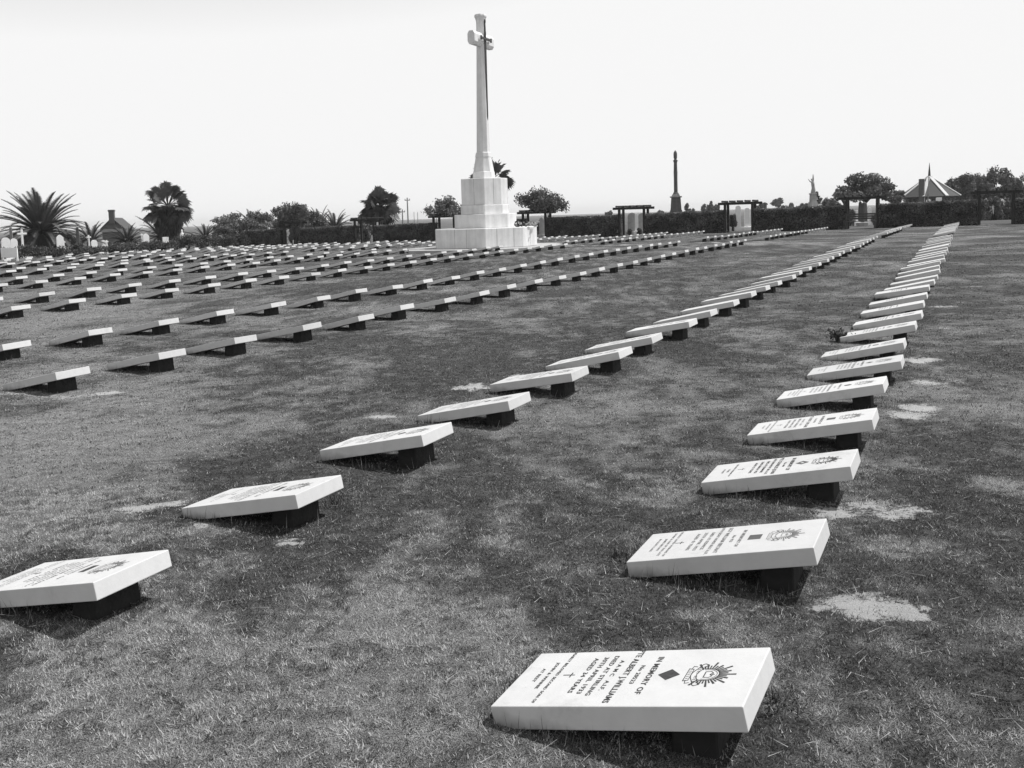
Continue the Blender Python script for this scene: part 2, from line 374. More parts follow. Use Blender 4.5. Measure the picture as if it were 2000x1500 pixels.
def colour_patch(shape, cx=.180, cy=.266):
    if shape == 'diamond': return [(cx, cy-.034), (cx+.036, cy), (cx, cy+.034), (cx-.036, cy)], [(0, 1, 2, 3)]
    if shape == 'square': return [(cx-.030, cy-.027), (cx+.030, cy-.027), (cx+.030, cy+.027), (cx-.030, cy+.027)], [(0, 1, 2, 3)]
    if shape == 'bar': return [(cx-.040, cy-.018), (cx+.040, cy-.018), (cx+.040, cy+.018), (cx-.040, cy+.018)], [(0, 1, 2, 3)]
    if shape == 'disc': return [(cx+.028*math.cos(a*math.pi/10), cy+.028*math.sin(a*math.pi/10)) for a in range(20)], [tuple(range(20))]
    if shape == 'hollow':
        o = [(cx, cy-.036), (cx+.036, cy), (cx, cy+.036), (cx-.036, cy)]; i = [(cx, cy-.014), (cx+.014, cy), (cx, cy+.014), (cx-.014, cy)]
        return o+i, [(k, (k+1) % 4, 4+(k+1) % 4, 4+k) for k in range(4)]
TXT = {
 1: [('IN MEMORY OF', .180, .326, .0185, .250), ('No 20523', .176, .367, .0135, .140), ('PTE ALBERT J.WILLIAMS', .180, .409, .0195, .358), ('A A M C   A.I.F.', .176, .449, .0135, .215), ('DIED AT STIRLING', .176, .480, .0150, .272), ('30TH APRIL 1933', .174, .513, .0150, .262), ('AGED 34 YEARS', .174, .545, .0150, .262),
     ('DEARLY BELOVED SECOND SON OF', .178, .640, .0105, .362), ('JOHN & WINNIE', .172, .673, .0110, .215), ('AT REST', .170, .703, .0110, .120)],
 2: [('IN MEMORY OF', .180, .326, .0150, .220), ('No 953', .176, .362, .0130, .090), ('SGT WILLIAM BRYANT', .184, .400, .0170, .330), ('10TH LIGHT HORSE REGT A.I.F.', .184, .436, .0130, .350), ('DIED AT KESWICK', .178, .470, .0140, .230), ('25TH APRIL 1933', .176, .502, .0140, .235), ('AGED 43 YEARS', .174, .534, .0140, .220),
     ('DEARLY LOVED HUSBAND OF', .178, .624, .0105, .33), ('DORIS & SON OF THE LATE', .178, .650, .0105, .31), ('JAMES BRYANT', .178, .676, .0105, .20), ('IN GOD\'S CARE', .176, .704, .0105, .17)],
 3: [('IN MEMORY OF', .180, .326, .0200, .262), ('No 640', .176, .362, .0130, .090), ('PTE CHARLES JOHN', .184, .400, .0190, .340), ('10TH INFANTRY BN. A.I.F.', .184, .434, .0140, .330), ('DIED AT RENMARK', .178, .466, .0140, .250), ('22ND MARCH 1933', .176, .498, .0140, .245), ('AGED 52 YEARS', .174, .530, .0140, .220),
     ('BELOVED HUSBAND OF', .178, .640, .0105, .31), ('ETHEL', .178, .668, .0105, .09), ('AT REST', .176, .696, .0105, .12)]}
TXTM = {k: (text_mesh([l for l in v if l[2] < .6]), text_mesh([l for l in v if l[2] > .6])) for k, v in TXT.items()}
BADGE = badge_shapes()
def cross_small(cy=.594, cx=.173): 
    a, b, w_ = .016, .018, .0020; q = cy-.005
    return [(cx-w_, cy-b), (cx+w_, cy-b), (cx+w_, q-w_), (cx+a, q-w_), (cx+a, q+w_), (cx+w_, q+w_), (cx+w_, cy+b+.004), (cx-w_, cy+b+.004), (cx-w_, q+w_), (cx-a, q+w_), (cx-a, q-w_), (cx-w_, q-w_)], [tuple(range(12))]
def make_marker():
    root = empty('grave_marker', (0, 0, 0))
    ax = np.array([math.cos(TILT), 0, math.sin(TILT)]); nr = np.array([-math.sin(TILT), 0, math.cos(TILT)])
    m = MB(); c = np.array([0, SW/2, HEADZ])-ax*SL/2-nr*ST/2
    m.box(c, (SL, SW, ST), ax=(ax, Yv, nr)); m.build('slab', M['marble'], root, bevel=.0035, seg=2)
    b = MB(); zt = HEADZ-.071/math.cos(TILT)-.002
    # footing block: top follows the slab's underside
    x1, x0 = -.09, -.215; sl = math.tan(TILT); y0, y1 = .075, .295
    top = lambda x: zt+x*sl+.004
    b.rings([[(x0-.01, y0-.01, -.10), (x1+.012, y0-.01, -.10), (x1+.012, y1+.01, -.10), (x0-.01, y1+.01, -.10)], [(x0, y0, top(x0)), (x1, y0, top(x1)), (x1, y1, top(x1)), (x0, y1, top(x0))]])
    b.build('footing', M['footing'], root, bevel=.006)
    return root
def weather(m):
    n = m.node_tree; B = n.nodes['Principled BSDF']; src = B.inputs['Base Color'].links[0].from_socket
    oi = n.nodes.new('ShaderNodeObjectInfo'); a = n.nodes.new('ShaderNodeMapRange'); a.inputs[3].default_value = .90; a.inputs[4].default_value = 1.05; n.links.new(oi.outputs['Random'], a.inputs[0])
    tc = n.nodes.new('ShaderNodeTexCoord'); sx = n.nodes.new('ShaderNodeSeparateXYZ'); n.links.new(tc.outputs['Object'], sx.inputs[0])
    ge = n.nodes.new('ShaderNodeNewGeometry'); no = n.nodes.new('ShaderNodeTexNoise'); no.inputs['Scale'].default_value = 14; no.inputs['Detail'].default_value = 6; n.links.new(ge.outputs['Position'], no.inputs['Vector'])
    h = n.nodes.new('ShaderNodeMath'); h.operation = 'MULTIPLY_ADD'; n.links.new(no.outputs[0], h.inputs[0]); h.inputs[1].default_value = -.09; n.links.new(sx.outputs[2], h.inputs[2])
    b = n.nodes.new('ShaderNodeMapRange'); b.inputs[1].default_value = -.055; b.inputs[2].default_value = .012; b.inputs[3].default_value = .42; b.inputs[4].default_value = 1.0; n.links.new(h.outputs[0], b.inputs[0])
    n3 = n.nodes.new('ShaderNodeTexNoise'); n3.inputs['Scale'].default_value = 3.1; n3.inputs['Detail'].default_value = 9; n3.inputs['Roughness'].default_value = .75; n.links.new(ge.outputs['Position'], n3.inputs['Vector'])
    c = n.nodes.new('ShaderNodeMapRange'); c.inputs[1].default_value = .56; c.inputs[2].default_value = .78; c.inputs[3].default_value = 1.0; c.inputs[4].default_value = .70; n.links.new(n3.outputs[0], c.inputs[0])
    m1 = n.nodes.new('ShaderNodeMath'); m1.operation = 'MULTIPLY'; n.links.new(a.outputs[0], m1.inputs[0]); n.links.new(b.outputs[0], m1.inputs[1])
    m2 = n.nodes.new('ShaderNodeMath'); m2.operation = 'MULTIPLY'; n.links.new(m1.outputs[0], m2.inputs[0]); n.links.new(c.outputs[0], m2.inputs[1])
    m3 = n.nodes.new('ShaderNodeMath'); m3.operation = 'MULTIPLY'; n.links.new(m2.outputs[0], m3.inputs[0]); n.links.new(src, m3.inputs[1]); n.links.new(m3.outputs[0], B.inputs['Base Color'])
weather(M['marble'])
proto = make_marker(); PROTO_KIDS = list(proto.children)
# rows: offset s of the head edge, phase of the first block; 1.2 m pitch
ROWS = [(-.52, None), (-2.93, 2.79), (-7.5, 6.32), (-10.1, 7.67), (-14.85, 11.3), (-17.2, 13.7), (-21.75, 15.97), (-24.1, 18.35), (-28.75, 21.48), (-31.2, 20.1), (-35.9, 22.0), (-38.3, 23.4), (-42.9, 21.0), (-45.3, 21.7), (-49.9, 21.3)]
ROWN = ['rightmost row', 'second row from the right', 'third row from the right', 'fourth row from the right', 'fifth row from the right', 'sixth row from the right', 'seventh row from the right', 'eighth row from the right',
        'ninth row from the right', 'tenth row from the right', 'eleventh row from the right', 'twelfth row from the right', 'thirteenth row from the right', 'fourteenth row from the right', 'fifteenth row from the right']
CROSS_T, CROSS_S = 38.75, -19.75
cands = []
for ri, (s0, ph) in enumerate(ROWS):
    if ph is None: tl = [1.6, 2.81, 4.09, 5.34, 6.52, 7.74, 8.96]+[8.96+1.195*k for k in range(1, 24)]
    else:
        t = ph
        while t > .72*abs(s0)-3: t -= 1.2
        tl = []
        while t < 36.9: tl.append(t); t += 1.2
    t2 = [41.3+1.2*k for k in range(16)]
    for blk, L_ in ((0, tl), (1, t2)):
        seq = []
        for t in L_:
            if math.hypot(t-.2-CROSS_T, (s0-.35-CROSS_S)) < 3.9: continue
            x, y = xy(t-SW, s0)           # near head corner
            if y < .8: continue
            z0 = float(zg(x, y)); u, v = project((x+.17, y+.34, z0+.2)); u2, v2 = project((x-.6, y, z0+.05))
            if u < 4 or u2 > 2020 or v2 > 1560: continue
            seq.append((x, y, z0, t, s0))
        for k, q in enumerate(seq): cands.append((math.hypot(q[0], q[1]), ri, blk, k, len(seq), q))
cands.sort(key=lambda c: c[0])
ORD = ['nearest', 'second', 'third', 'fourth', 'fifth', 'sixth', 'seventh', 'eighth', 'ninth', 'tenth', 'eleventh', 'twelfth', 'thirteenth', 'fourteenth', 'fifteenth', 'sixteenth', 'seventeenth', 'eighteenth', 'nineteenth', 'twentieth',
       '21st', '22nd', '23rd', '24th', '25th', '26th', '27th', '28th', '29th', '30th', '31st', '32nd']
PATCH = {(0, 0): 'diamond', (0, 1): 'square', (0, 2): 'hollow', (0, 3): 'square', (0, 4): 'disc', (0, 5): 'diamond', (0, 6): 'square', (1, 0): 'bar', (1, 1): 'bar', (1, 2): 'diamond', (1, 3): 'diamond', (1, 4): 'diamond', (0, 7): 'diamond', (1, 5): 'square'}
SPECIAL = {(0, 0): 'nearest white marble slab, dark diamond, sun badge and black lettering for Albert Williams',
           (0, 1): 'white marble slab with dark square patch and sun badge, second in the rightmost row',
           (0, 2): 'white marble slab with hollow diamond and sun badge, third in the rightmost row',
           (0, 3): 'white marble slab with small grey square, fourth in the rightmost row',
           (0, 4): 'white marble slab with round dark disc, fifth in the rightmost row',
           (1, 0): 'white marble slab cut by the left frame edge, dark bar and badge facing up',
           (1, 1): 'white marble slab with narrow dark bar, second slab in the second row from right'}
placed = []; mesh_cache = {}
bulk = []
for n_, (dist, ri, blk, k, ln, q) in enumerate(cands):
    x, y, z0, t, s0 = q
    jr = rnd.gauss(0, .010); jt = rnd.gauss(0, .014); jz = rnd.gauss(0, .008); jx = rnd.gauss(0, .02)
    if n_ >= 300: bulk.append((x, y, z0, jr, jt, jz)); continue
    if n_ == 0: root = proto; kids = PROTO_KIDS
    else:
        root = proto.copy(); COL.objects.link(root)
        for ch in PROTO_KIDS:
            c = ch.copy(); COL.objects.link(c); c.parent = root
    if ri < 2 and k < 4: jr *= .3; jt *= .3; jx = 0
    root.location = (x+E0[0]*jx, y+E0[1]*jx, z0+jz); root.rotation_euler = (jr, -jt, -PSI+rnd.gauss(0, .006))
    where = ROWN[ri]; o_ = ORD[k]
    if (ri, k) in SPECIAL and blk == 0: lab = SPECIAL[(ri, k)]
    elif blk == 0: lab = f'tilted white marble grave slab, {o_} of the near section, {where}'
    else: lab = f'small far white grave slab, {o_} beyond the cross path, {where}'
    tag(root, lab, 'grave marker', 'white marble grave slabs laid out in rows on the lawn')
    if blk == 0 and ((ri == 0 and k < 12) or (ri == 1 and k < 8)):
        T = TXTM[{0: 1, 1: 2, 2: 3}.get(k if ri == 0 else 9, 1+(k+ri) % 3)]
        key = (id(T), )
        ik = M['ink'] if (ri, k) in ((0, 0), (0, 2)) else M['faint_ink']
        face_shape('inscription', T[0][0], T[0][1], ik, root)
        if k < 7: face_shape('epitaph', T[1][0], T[1][1], ik, root)
        if k < 5: cv, cf = cross_small(); face_shape('engraved_cross', cv, cf, M['ink'], root)
        if k < 9:
            face_shape('sun_badge', BADGE[0], BADGE[1], ik, root)
            pv, pf = colour_patch(PATCH.get((ri, k), 'diamond')); face_shape('colour_patch', pv, pf, M['ink'] if (ri, k) in ((0, 0), (1, 0), (1, 1)) else M['darkstone'], root)
    placed.append(root)
if bulk:
    V0 = []; F0 = []
    m = MB()
    for x, y, z0, jr, jt, jz in bulk:
        tl = TILT+jt; ax = E0*math.cos(tl)+Z*math.sin(tl); nr = -E0*math.sin(tl)+Z*math.cos(tl); o = np.array([x, y, z0+jz+HEADZ])+D*SW/2
        m.box(o-ax*SL/2-nr*ST/2, (SL, SW, ST), ax=(ax, D, nr))
        m.box(np.array([x, y, z0+.03])-E0*.16+D*SW/2, (.14, .22, .20), ax=(E0, D, Z))
    b = m.build('distant_grave_markers', M['marble_far'])
    tag(b, 'crowd of tiny white grave slabs in the far section before the hedge', 'grave markers', None, 'stuff')
print('markers', len(cands), 'individual', len(placed), 'bulk', len(bulk))

# ------------------------------------------------------------------ grass blades
def frustum_points(n, y0, y1):
    y = np.sqrt(rng.random(n)*(y1*y1-y0*y0)+y0*y0); u = rng.random(n)*2080-40
    x = y*((u-CX)/F)*1.03+rng.normal(0, .02, n); return x, y
def blades(n, y0, y1, hmin, hmax, wd, peak=1.0):
    x, y = frustum_points(n, y0, y1)
    sa = sand_at(x, y); dr = dry_at(x, y); cl = vnoise(x, y, 14)*.6+vnoise(x, y, 38)*.4
    keep = (rng.random(n) > sa*.95) & (rng.random(n) < .25+1.25*cl)
    x, y, dr, cl = x[keep], y[keep], dr[keep], cl[keep]; n = len(x)
    h = hmin+(hmax-hmin)*rng.random(n)**1.7*(.4+1.1*cl); a = rng.random(n)*2*math.pi; lean = R(25)+R(62)*rng.random(n)**.8
    ba = a+math.pi/2+rng.normal(0, .6, n); ww = wd*(.6+.8*rng.random(n))
    z = zl(x, y)-.003
    bx, by = np.cos(ba)*ww/2, np.sin(ba)*ww/2; dx, dy = np.cos(a)*np.sin(lean), np.sin(a)*np.sin(lean)
    P = np.stack([np.stack([x-bx, y-by, z], -1), np.stack([x+bx, y+by, z], -1), np.stack([x+dx*h, y+dy*h, z+h*np.cos(lean)], -1)], 1)
    c2 = vnoise(x+31, y+7, 30.0); c3 = vnoise(x-11, y+17, 11.0)
    c2 = vnoise(x+31, y+7, 26.0); c3 = vnoise(x-11, y+17, 9.0); q = np.clip((c2*.65+c3*.35-.40)/.16, 0, 1)
    straw = rng.random(n) < np.clip(.05+.10*q+(dr**1.1)*(.12+1.15*q), .03, .97)
    tone = np.where(straw, (.42+.50*rng.random(n))*peak, (.03+.36*rng.random(n)**1.6)*(.45+.65*c2)*(.55+.9*fbm(x+17, y-9, 3.0)))
    return P, tone
PP = []; TT = []
for args in ((780000, 1.9, 5.5, .008, .024, .0038, 1.0), (620000, 5.5, 12.5, .009, .024, .0075, .72), (380000, 12.5, 30, .012, .028, .014, .5)):
    P, T = blades(*args); PP.append(P); TT.append(T)
# taller tufts against the slabs' feet and round the footings
def tufts():
    PX = []
    for r_ in placed[:70]:
        x, y, z = r_.location; P0 = np.array([x, y])
        d2, e2 = D[:2], E0[:2]
        nb = 170
        # along the near long side towards the foot, round the foot end, and behind the head
        for _ in range(nb):
            u = rng.random()
            if u < .45: p = P0-e2*(.30+rng.random()*.48)-d2*(.005+abs(rng.normal(0, .02)))
            elif u < .7: p = P0-e2*(.765+abs(rng.normal(0, .02)))+d2*rng.random()*SW
            elif u < .9: p = P0+e2*(.02+rng.normal(0, .05))+d2*(rng.random()*.5)
            elif u < .95: p = P0-e2*(.2+.5*rng.random())+d2*(SW+abs(rng.normal(0, .02)))
            else: p = P0-e2*(.08+.15*rng.random())+d2*(.055+rng.normal(0, .012))
            PX.append(p)
    return np.array(PX)
TP = tufts(); n = len(TP); h = .03+.07*rng.random(n)**2.2; a = rng.random(n)*2*math.pi; lean = R(5)+R(40)*rng.random(n)**1.5
zb = zl(TP[:, 0], TP[:, 1])-.004; ba = a+math.pi/2+rng.normal(0, .5, n); ww = .0035
bx, by = np.cos(ba)*ww/2, np.sin(ba)*ww/2; dx, dy = np.cos(a)*np.sin(lean), np.sin(a)*np.sin(lean)
PP.append(np.stack([np.stack([TP[:, 0]-bx, TP[:, 1]-by, zb], -1), np.stack([TP[:, 0]+bx, TP[:, 1]+by, zb], -1), np.stack([TP[:, 0]+dx*h, TP[:, 1]+dy*h, zb+h*np.cos(lean)], -1)], 1))
TT.append(np.where(rng.random(n) < .18, .6, .05+.15*rng.random(n)))
# long pale strands lying on the turf
x, y = frustum_points(2600, 1.9, 9.0); n = len(x); a = rng.random(n)*2*math.pi; L_ = .03+.07*rng.random(n); z = zl(x, y)+.006+.012*rng.random(n)
dx, dy = np.cos(a)*L_, np.sin(a)*L_; wx, wy = -np.sin(a)*.0013, np.cos(a)*.0013
PP.append(np.stack([np.stack([x-wx, y-wy, z], -1), np.stack([x+wx, y+wy, z], -1), np.stack([x+dx, y+dy, z+.012*rng.random(n)], -1)], 1)); TT.append(.35+.45*rng.random(n))
PP = np.concatenate(PP); TT = np.concatenate(TT); nb = len(PP)
mg = mat('grass_blade', .30, .12, 3, .75, attr='tone', attr_rng=(.04, 2.2), spec=.15, trans=.2)
g = mesh_np('grass', PP.reshape(-1, 3), np.arange(nb*3).reshape(-1, 3), mg, attrs=dict(tone=np.repeat(TT, 3)))
tag(g, 'short mown grass, dark and straw-coloured blades mixed, round the grave slabs', 'grass', None, 'stuff')

# ------------------------------------------------------------------ stone cross with bronze sword
def ringp(A, b, B, a, z):      # irregular octagon: A,b along the rows; B,a across
    L = [(-A, -b), (-A, b), (-a, B), (a, B), (A, b), (A, -b), (a, -B), (-a, -B)]
    return [tuple(D*p+E0*q+Z*z) for p, q in L]
cx_, cy_ = xy(CROSS_T, CROSS_S); cz = .12
root = empty('memorial_cross', (cx_, cy_, cz), 0, 'tall pale granite cross with a dark sword, standing on stepped octagonal base', 'memorial')
KS = 1.045
def block(name, A, B, z0, z1, A2=None, B2=None, bev=.02, mt='granite'):
    A2 = A2 or A; B2 = B2 or B
    m = MB(); m.rings([ringp(A, A*.5, B, B*.335, z0), ringp(A2, A2*.5, B2, B2*.335, z1)]); return m.build(name, M[mt], root, bevel=bev)
def pad():
    m = MB(); m.rings([ringp(3.7, 1.85, 3.4, 1.3, -.4), ringp(3.7, 1.85, 3.4, 1.3, .0)]); return m.build('paved_apron', M['paving'], root, bevel=.01)
pad()
b1 = block('lower_step', 2.42, 2.22, 0, .86)
block('upper_step', 1.50, 1.35, .86, 1.48)
block('pedestal_base', 1.20, 1.06, 1.48, 1.885)
block('pedestal', 1.14, 1.01, 1.885, 3.07)
block('shaft_plinth', .56, .50, 3.07, 3.38, .53, .47)
m = MB()
m.rings([ringp(A*.92, A*.43, A*.92, A*.43, zz) for zz, A in ((3.38, .47), (4.03, .355), (4.05, .37), (4.24, .34), (4.26, .30), (9.0, .205), (9.92, .195), (10.08, .205), (10.20, .245), (10.25, .275), (10.31, .275), (10.36, .25))])
m.build('shaft', M['granite'], root, bevel=.006)
# arms: octagonal-ended bar along the rows
ah, aw, al, az = .295, .175, .96, 9.23
prof = [(-aw*.55, -ah), (aw*.55, -ah), (aw, -ah*.55), (aw, ah*.55), (aw*.55, ah), (-aw*.55, ah), (-aw, ah*.55), (-aw, -ah*.55)]
m = MB(); m.rings([[tuple(D*q+E0*p+Z*(az+h_)) for p, h_ in prof] for q in (-al, al)]); m.build('cross_arms', M['granite'], root, bevel=.008)
# mortar joints read as slightly proud strips of stone? -> thin recess lines on the lower step
m = MB()
def joint(pa, pb, f_, z0, z1):
    p = np.array(pa)*(1-f_)+np.array(pb)*f_; n_ = np.array(pb)-np.array(pa); n_ = n_/np.linalg.norm(n_); o_ = np.cross(n_, Z); o_ = o_ if o_@p > 0 else -o_
    m = MB(); m.box(np.array([p[0], p[1], (z0+z1)/2]), (.012, .006, z1-z0), ax=(n_, o_, Z)); m.build('joint', M['greystone'], root)
r0 = [np.array(p) for p in ringp(2.42, 1.21, 2.22, .744, 0)]
for a_, b_, fs in ((0, 1, (.38, .62)), (1, 2, (.30, .75)), (2, 3, (.5,)), (7, 0, (.5,))):
    for f_ in fs: joint(r0[a_], r0[b_], f_, .02, .84)
r1 = [np.array(p) for p in ringp(1.14, .57, 1.01, .338, 0)]
for a_, b_, fs in ((0, 1, (.55,)), (1, 2, (.55,))):
    for f_ in fs: joint(r1[a_], r1[b_], f_, 1.90, 3.05)
sw = MB(); yo = .33
def SP(q, o_, z_): return D*q+E0*o_+Z*z_
off = lambda z_: .195+.04*(9.4-z_)/4
sw.rings([[tuple(SP(w_*a_, off(z_)+.035+d_*b_, z_)) for a_, b_ in ((-1, 0), (0, -1), (1, 0), (0, 1))] for z_, w_, d_ in ((5.70, .006, .01), (5.88, .045, .02), (8.5, .07, .03), (9.25, .078, .035))])
sw.rings([[tuple(SP(w_*a_, .215+d_*b_, z_)) for a_, b_ in ((-1, 0), (0, -1), (1, 0), (0, 1))] for z_, w_, d_ in ((9.25, .06, .05), (9.55, .065, .05), (9.62, .045, .04), (9.95, .032, .03), (10.0, .06, .045), (10.09, .06, .045), (10.14, .03, .03))])
sw.rings([[tuple(SP(q, .265+.03*a_, az+.03+w_*b_)) for a_, b_ in ((-1, -1), (1, -1), (1, 1), (-1, 1))] for q, w_ in ((-.52, .09), (-.47, .1), (-.44, .045), (.44, .045), (.47, .1), (.52, .09))])
sw.build('bronze_sword', M['bronze'], root)
for o in root.children:      # the real shaft leans a touch
    if o.name.split('.')[0] in ('shaft', 'cross_arms', 'bronze_sword'):
        piv = Vector((0, 0, 3.4)); o.matrix_local = Matrix.Translation(piv) @ Matrix.Rotation(R(.6), 4, 'Y') @ Matrix.Translation(-piv)

# wreaths and flowers on the base
for i, (px, py, r_, nm) in enumerate([(1011, 437, .12, 'round dark wreath lying on the lower step of the cross'), (1026, 432, .26, 'leafy bunch of flowers beside the wreath on the cross step')]):
    p = at(px, py, 42.6); zt = cz+.862
    wr = empty('wreath' if i == 0 else 'flower_bunch', (p[0], p[1], zt), 0, nm, 'wreath' if i == 0 else 'flowers')
    m = MB()
    if i == 0:
        m.tube([(r_*math.cos(a_), .05*math.sin(a_), r_+.02+r_*math.sin(a_)) for a_ in np.linspace(0, 2*math.pi, 20)], .035, 6); m.build('ring', M['wreath'], wr)
        m = MB(); m.box((0, -.05, .06), (.2, .02, .05)); m.build('ribbon', M['white'], wr)
    else:
        for k in range(46):
            c = np.array([rnd.gauss(0, .24), rnd.gauss(0, .12), abs(rnd.gauss(.08, .07))]); s_ = .03+.05*rnd.random(); m.box(c, (s_, s_, s_), rnd.random()*3)
        m.build('foliage', M['wreath'], wr)
        m = MB()
        for k in range(40):
            c = np.array([rnd.gauss(.15, .28), rnd.gauss(-.08, .12), abs(rnd.gauss(.12, .06))]); s_ = .03+.04*rnd.random(); m.box(c, (s_, s_, s_), rnd.random()*3)
        m.build('blossoms', M['flower'], wr)

# ------------------------------------------------------------------ leaf clouds
def leaf_quads(C_, size, flat=0.0):
    n = len(C_); a = rng.normal(size=(n, 3)); a /= np.linalg.norm(a, axis=1)[:, None]
    b = rng.normal(size=(n, 3)); b -= (b*a).sum(1)[:, None]*a; b /= np.linalg.norm(b, axis=1)[:, None]
    s_ = (size*(.6+.8*rng.random(n)))[:, None]
    return np.stack([C_-a*s_*.5, C_+b*s_*.28, C_+a*s_*.5, C_-b*s_*.28], 1)
def leaf_obj(name, C_, size, material, parent, tone=None):
    Q = leaf_quads(C_, size); n = len(Q)
    tone = rng.random(n) if tone is None else tone
    return mesh_np(name, Q.reshape(-1, 3), np.arange(n*4).reshape(-1, 4), material, parent, attrs=dict(tone=np.repeat(tone, 4)))
def clump_points(blobs, n, shell=.5):
    """blobs (x,y,z,rx,ry,rz); points clustered inside each, denser near the skin"""
    vol = np.array([b[3]*b[4]*b[5] for b in blobs])**.7; idx = rng.choice(len(blobs), n, p=vol/vol.sum()); B_ = np.array(blobs)[idx]
    d = rng.normal(size=(n, 3)); d /= np.linalg.norm(d, axis=1)[:, None]; r_ = (shell+(1-shell)*rng.random(n))*(1+.12*rng.normal(size=n))
    return B_[:, :3]+d*B_[:, 3:]*r_[:, None], idx
def tree(name, base, hgt, rx, rz, label, cat, leaves, size, group=None, material='tree', nblob=26, trunk_r=None, zc=None, ry=None, lopsided=.0, trunk=True):
    """base ground point; hgt total height; crown half-width rx, half-height rz"""
    root = empty(name, base, 0, label, cat, group); ry = ry or rx; zc = zc if zc is not None else hgt-rz
    tr = trunk_r or hgt*.028; m = MB()
    top = np.array([rnd.uniform(-.1, .1)*rx, 0, zc-.2*rz])
    m.tube([(0, 0, -.3), (rnd.uniform(-.05, .05), 0, (zc-rz)*.6), tuple(top)], [tr*1.3, tr, tr*.6], 8)
    blobs = []
    for k in range(nblob):
        a = rnd.uniform(0, 2*math.pi); ph = rnd.uniform(-.6, 1.0); q = math.sqrt(max(0, 1-ph*ph*.8))*rnd.uniform(.45, .95)
        c = np.array([math.cos(a)*rx*q+lopsided*rx*ph, math.sin(a)*ry*q, zc+ph*rz*.8]); s_ = rnd.uniform(.20, .36)
        blobs.append((c[0], c[1], c[2], rx*s_, ry*s_, rz*s_*1.15))
        if k < 12: mid = (top+c)/2+np.array([0, 0, -.1*rz]); m.tube([tuple(np.array([top[0], 0, zc-rz*.9])), tuple(mid), tuple(c)], [tr*.6, tr*.35, tr*.12], 5)
    if trunk: m.build('trunk', M['bark'], root)
    P, idx = clump_points(blobs, leaves, .55); tb = rng.random(nblob)*.5
    leaf_obj('crown', P, size, M[material], root, np.clip(tb[idx]+.5*rng.random(leaves), 0, 1)); return root
def bush(name, base, rx, hgt, label, cat, leaves, size, group=None, material='shrub', flowers=0, ry=None):
    root = empty(name, base, 0, label, cat, group); ry = ry or rx; blobs = []
    for k in range(14):
        a = rnd.uniform(0, 2*math.pi); q = rnd.uniform(.0, .75); s_ = rnd.uniform(.25, .42)
        blobs.append((math.cos(a)*rx*q, math.sin(a)*ry*q, hgt*rnd.uniform(.25, .78), rx*s_*1.2, ry*s_*1.2, hgt*.30))
    P, idx = clump_points(blobs, leaves, .3); P[:, 2] = np.maximum(P[:, 2], .02); tb = rng.random(14)*.5
    leaf_obj('foliage', P, size, M[material], root, np.clip(tb[idx]+.5*rng.random(leaves), 0, 1))
    m = MB()
    for k in range(6): a = k*1.05; m.tube([(0, 0, -.1), (math.cos(a)*rx*.4, math.sin(a)*ry*.4, hgt*.7)], [.03, .012], 5)
    m.build('stems', M['bark'], root)
    if flowers:
        P, _ = clump_points(blobs, flowers, .85); P[:, 2] = np.maximum(P[:, 2], .05); leaf_obj('blossom', P, .07, M['flower'], root, np.ones(flowers))
    return root

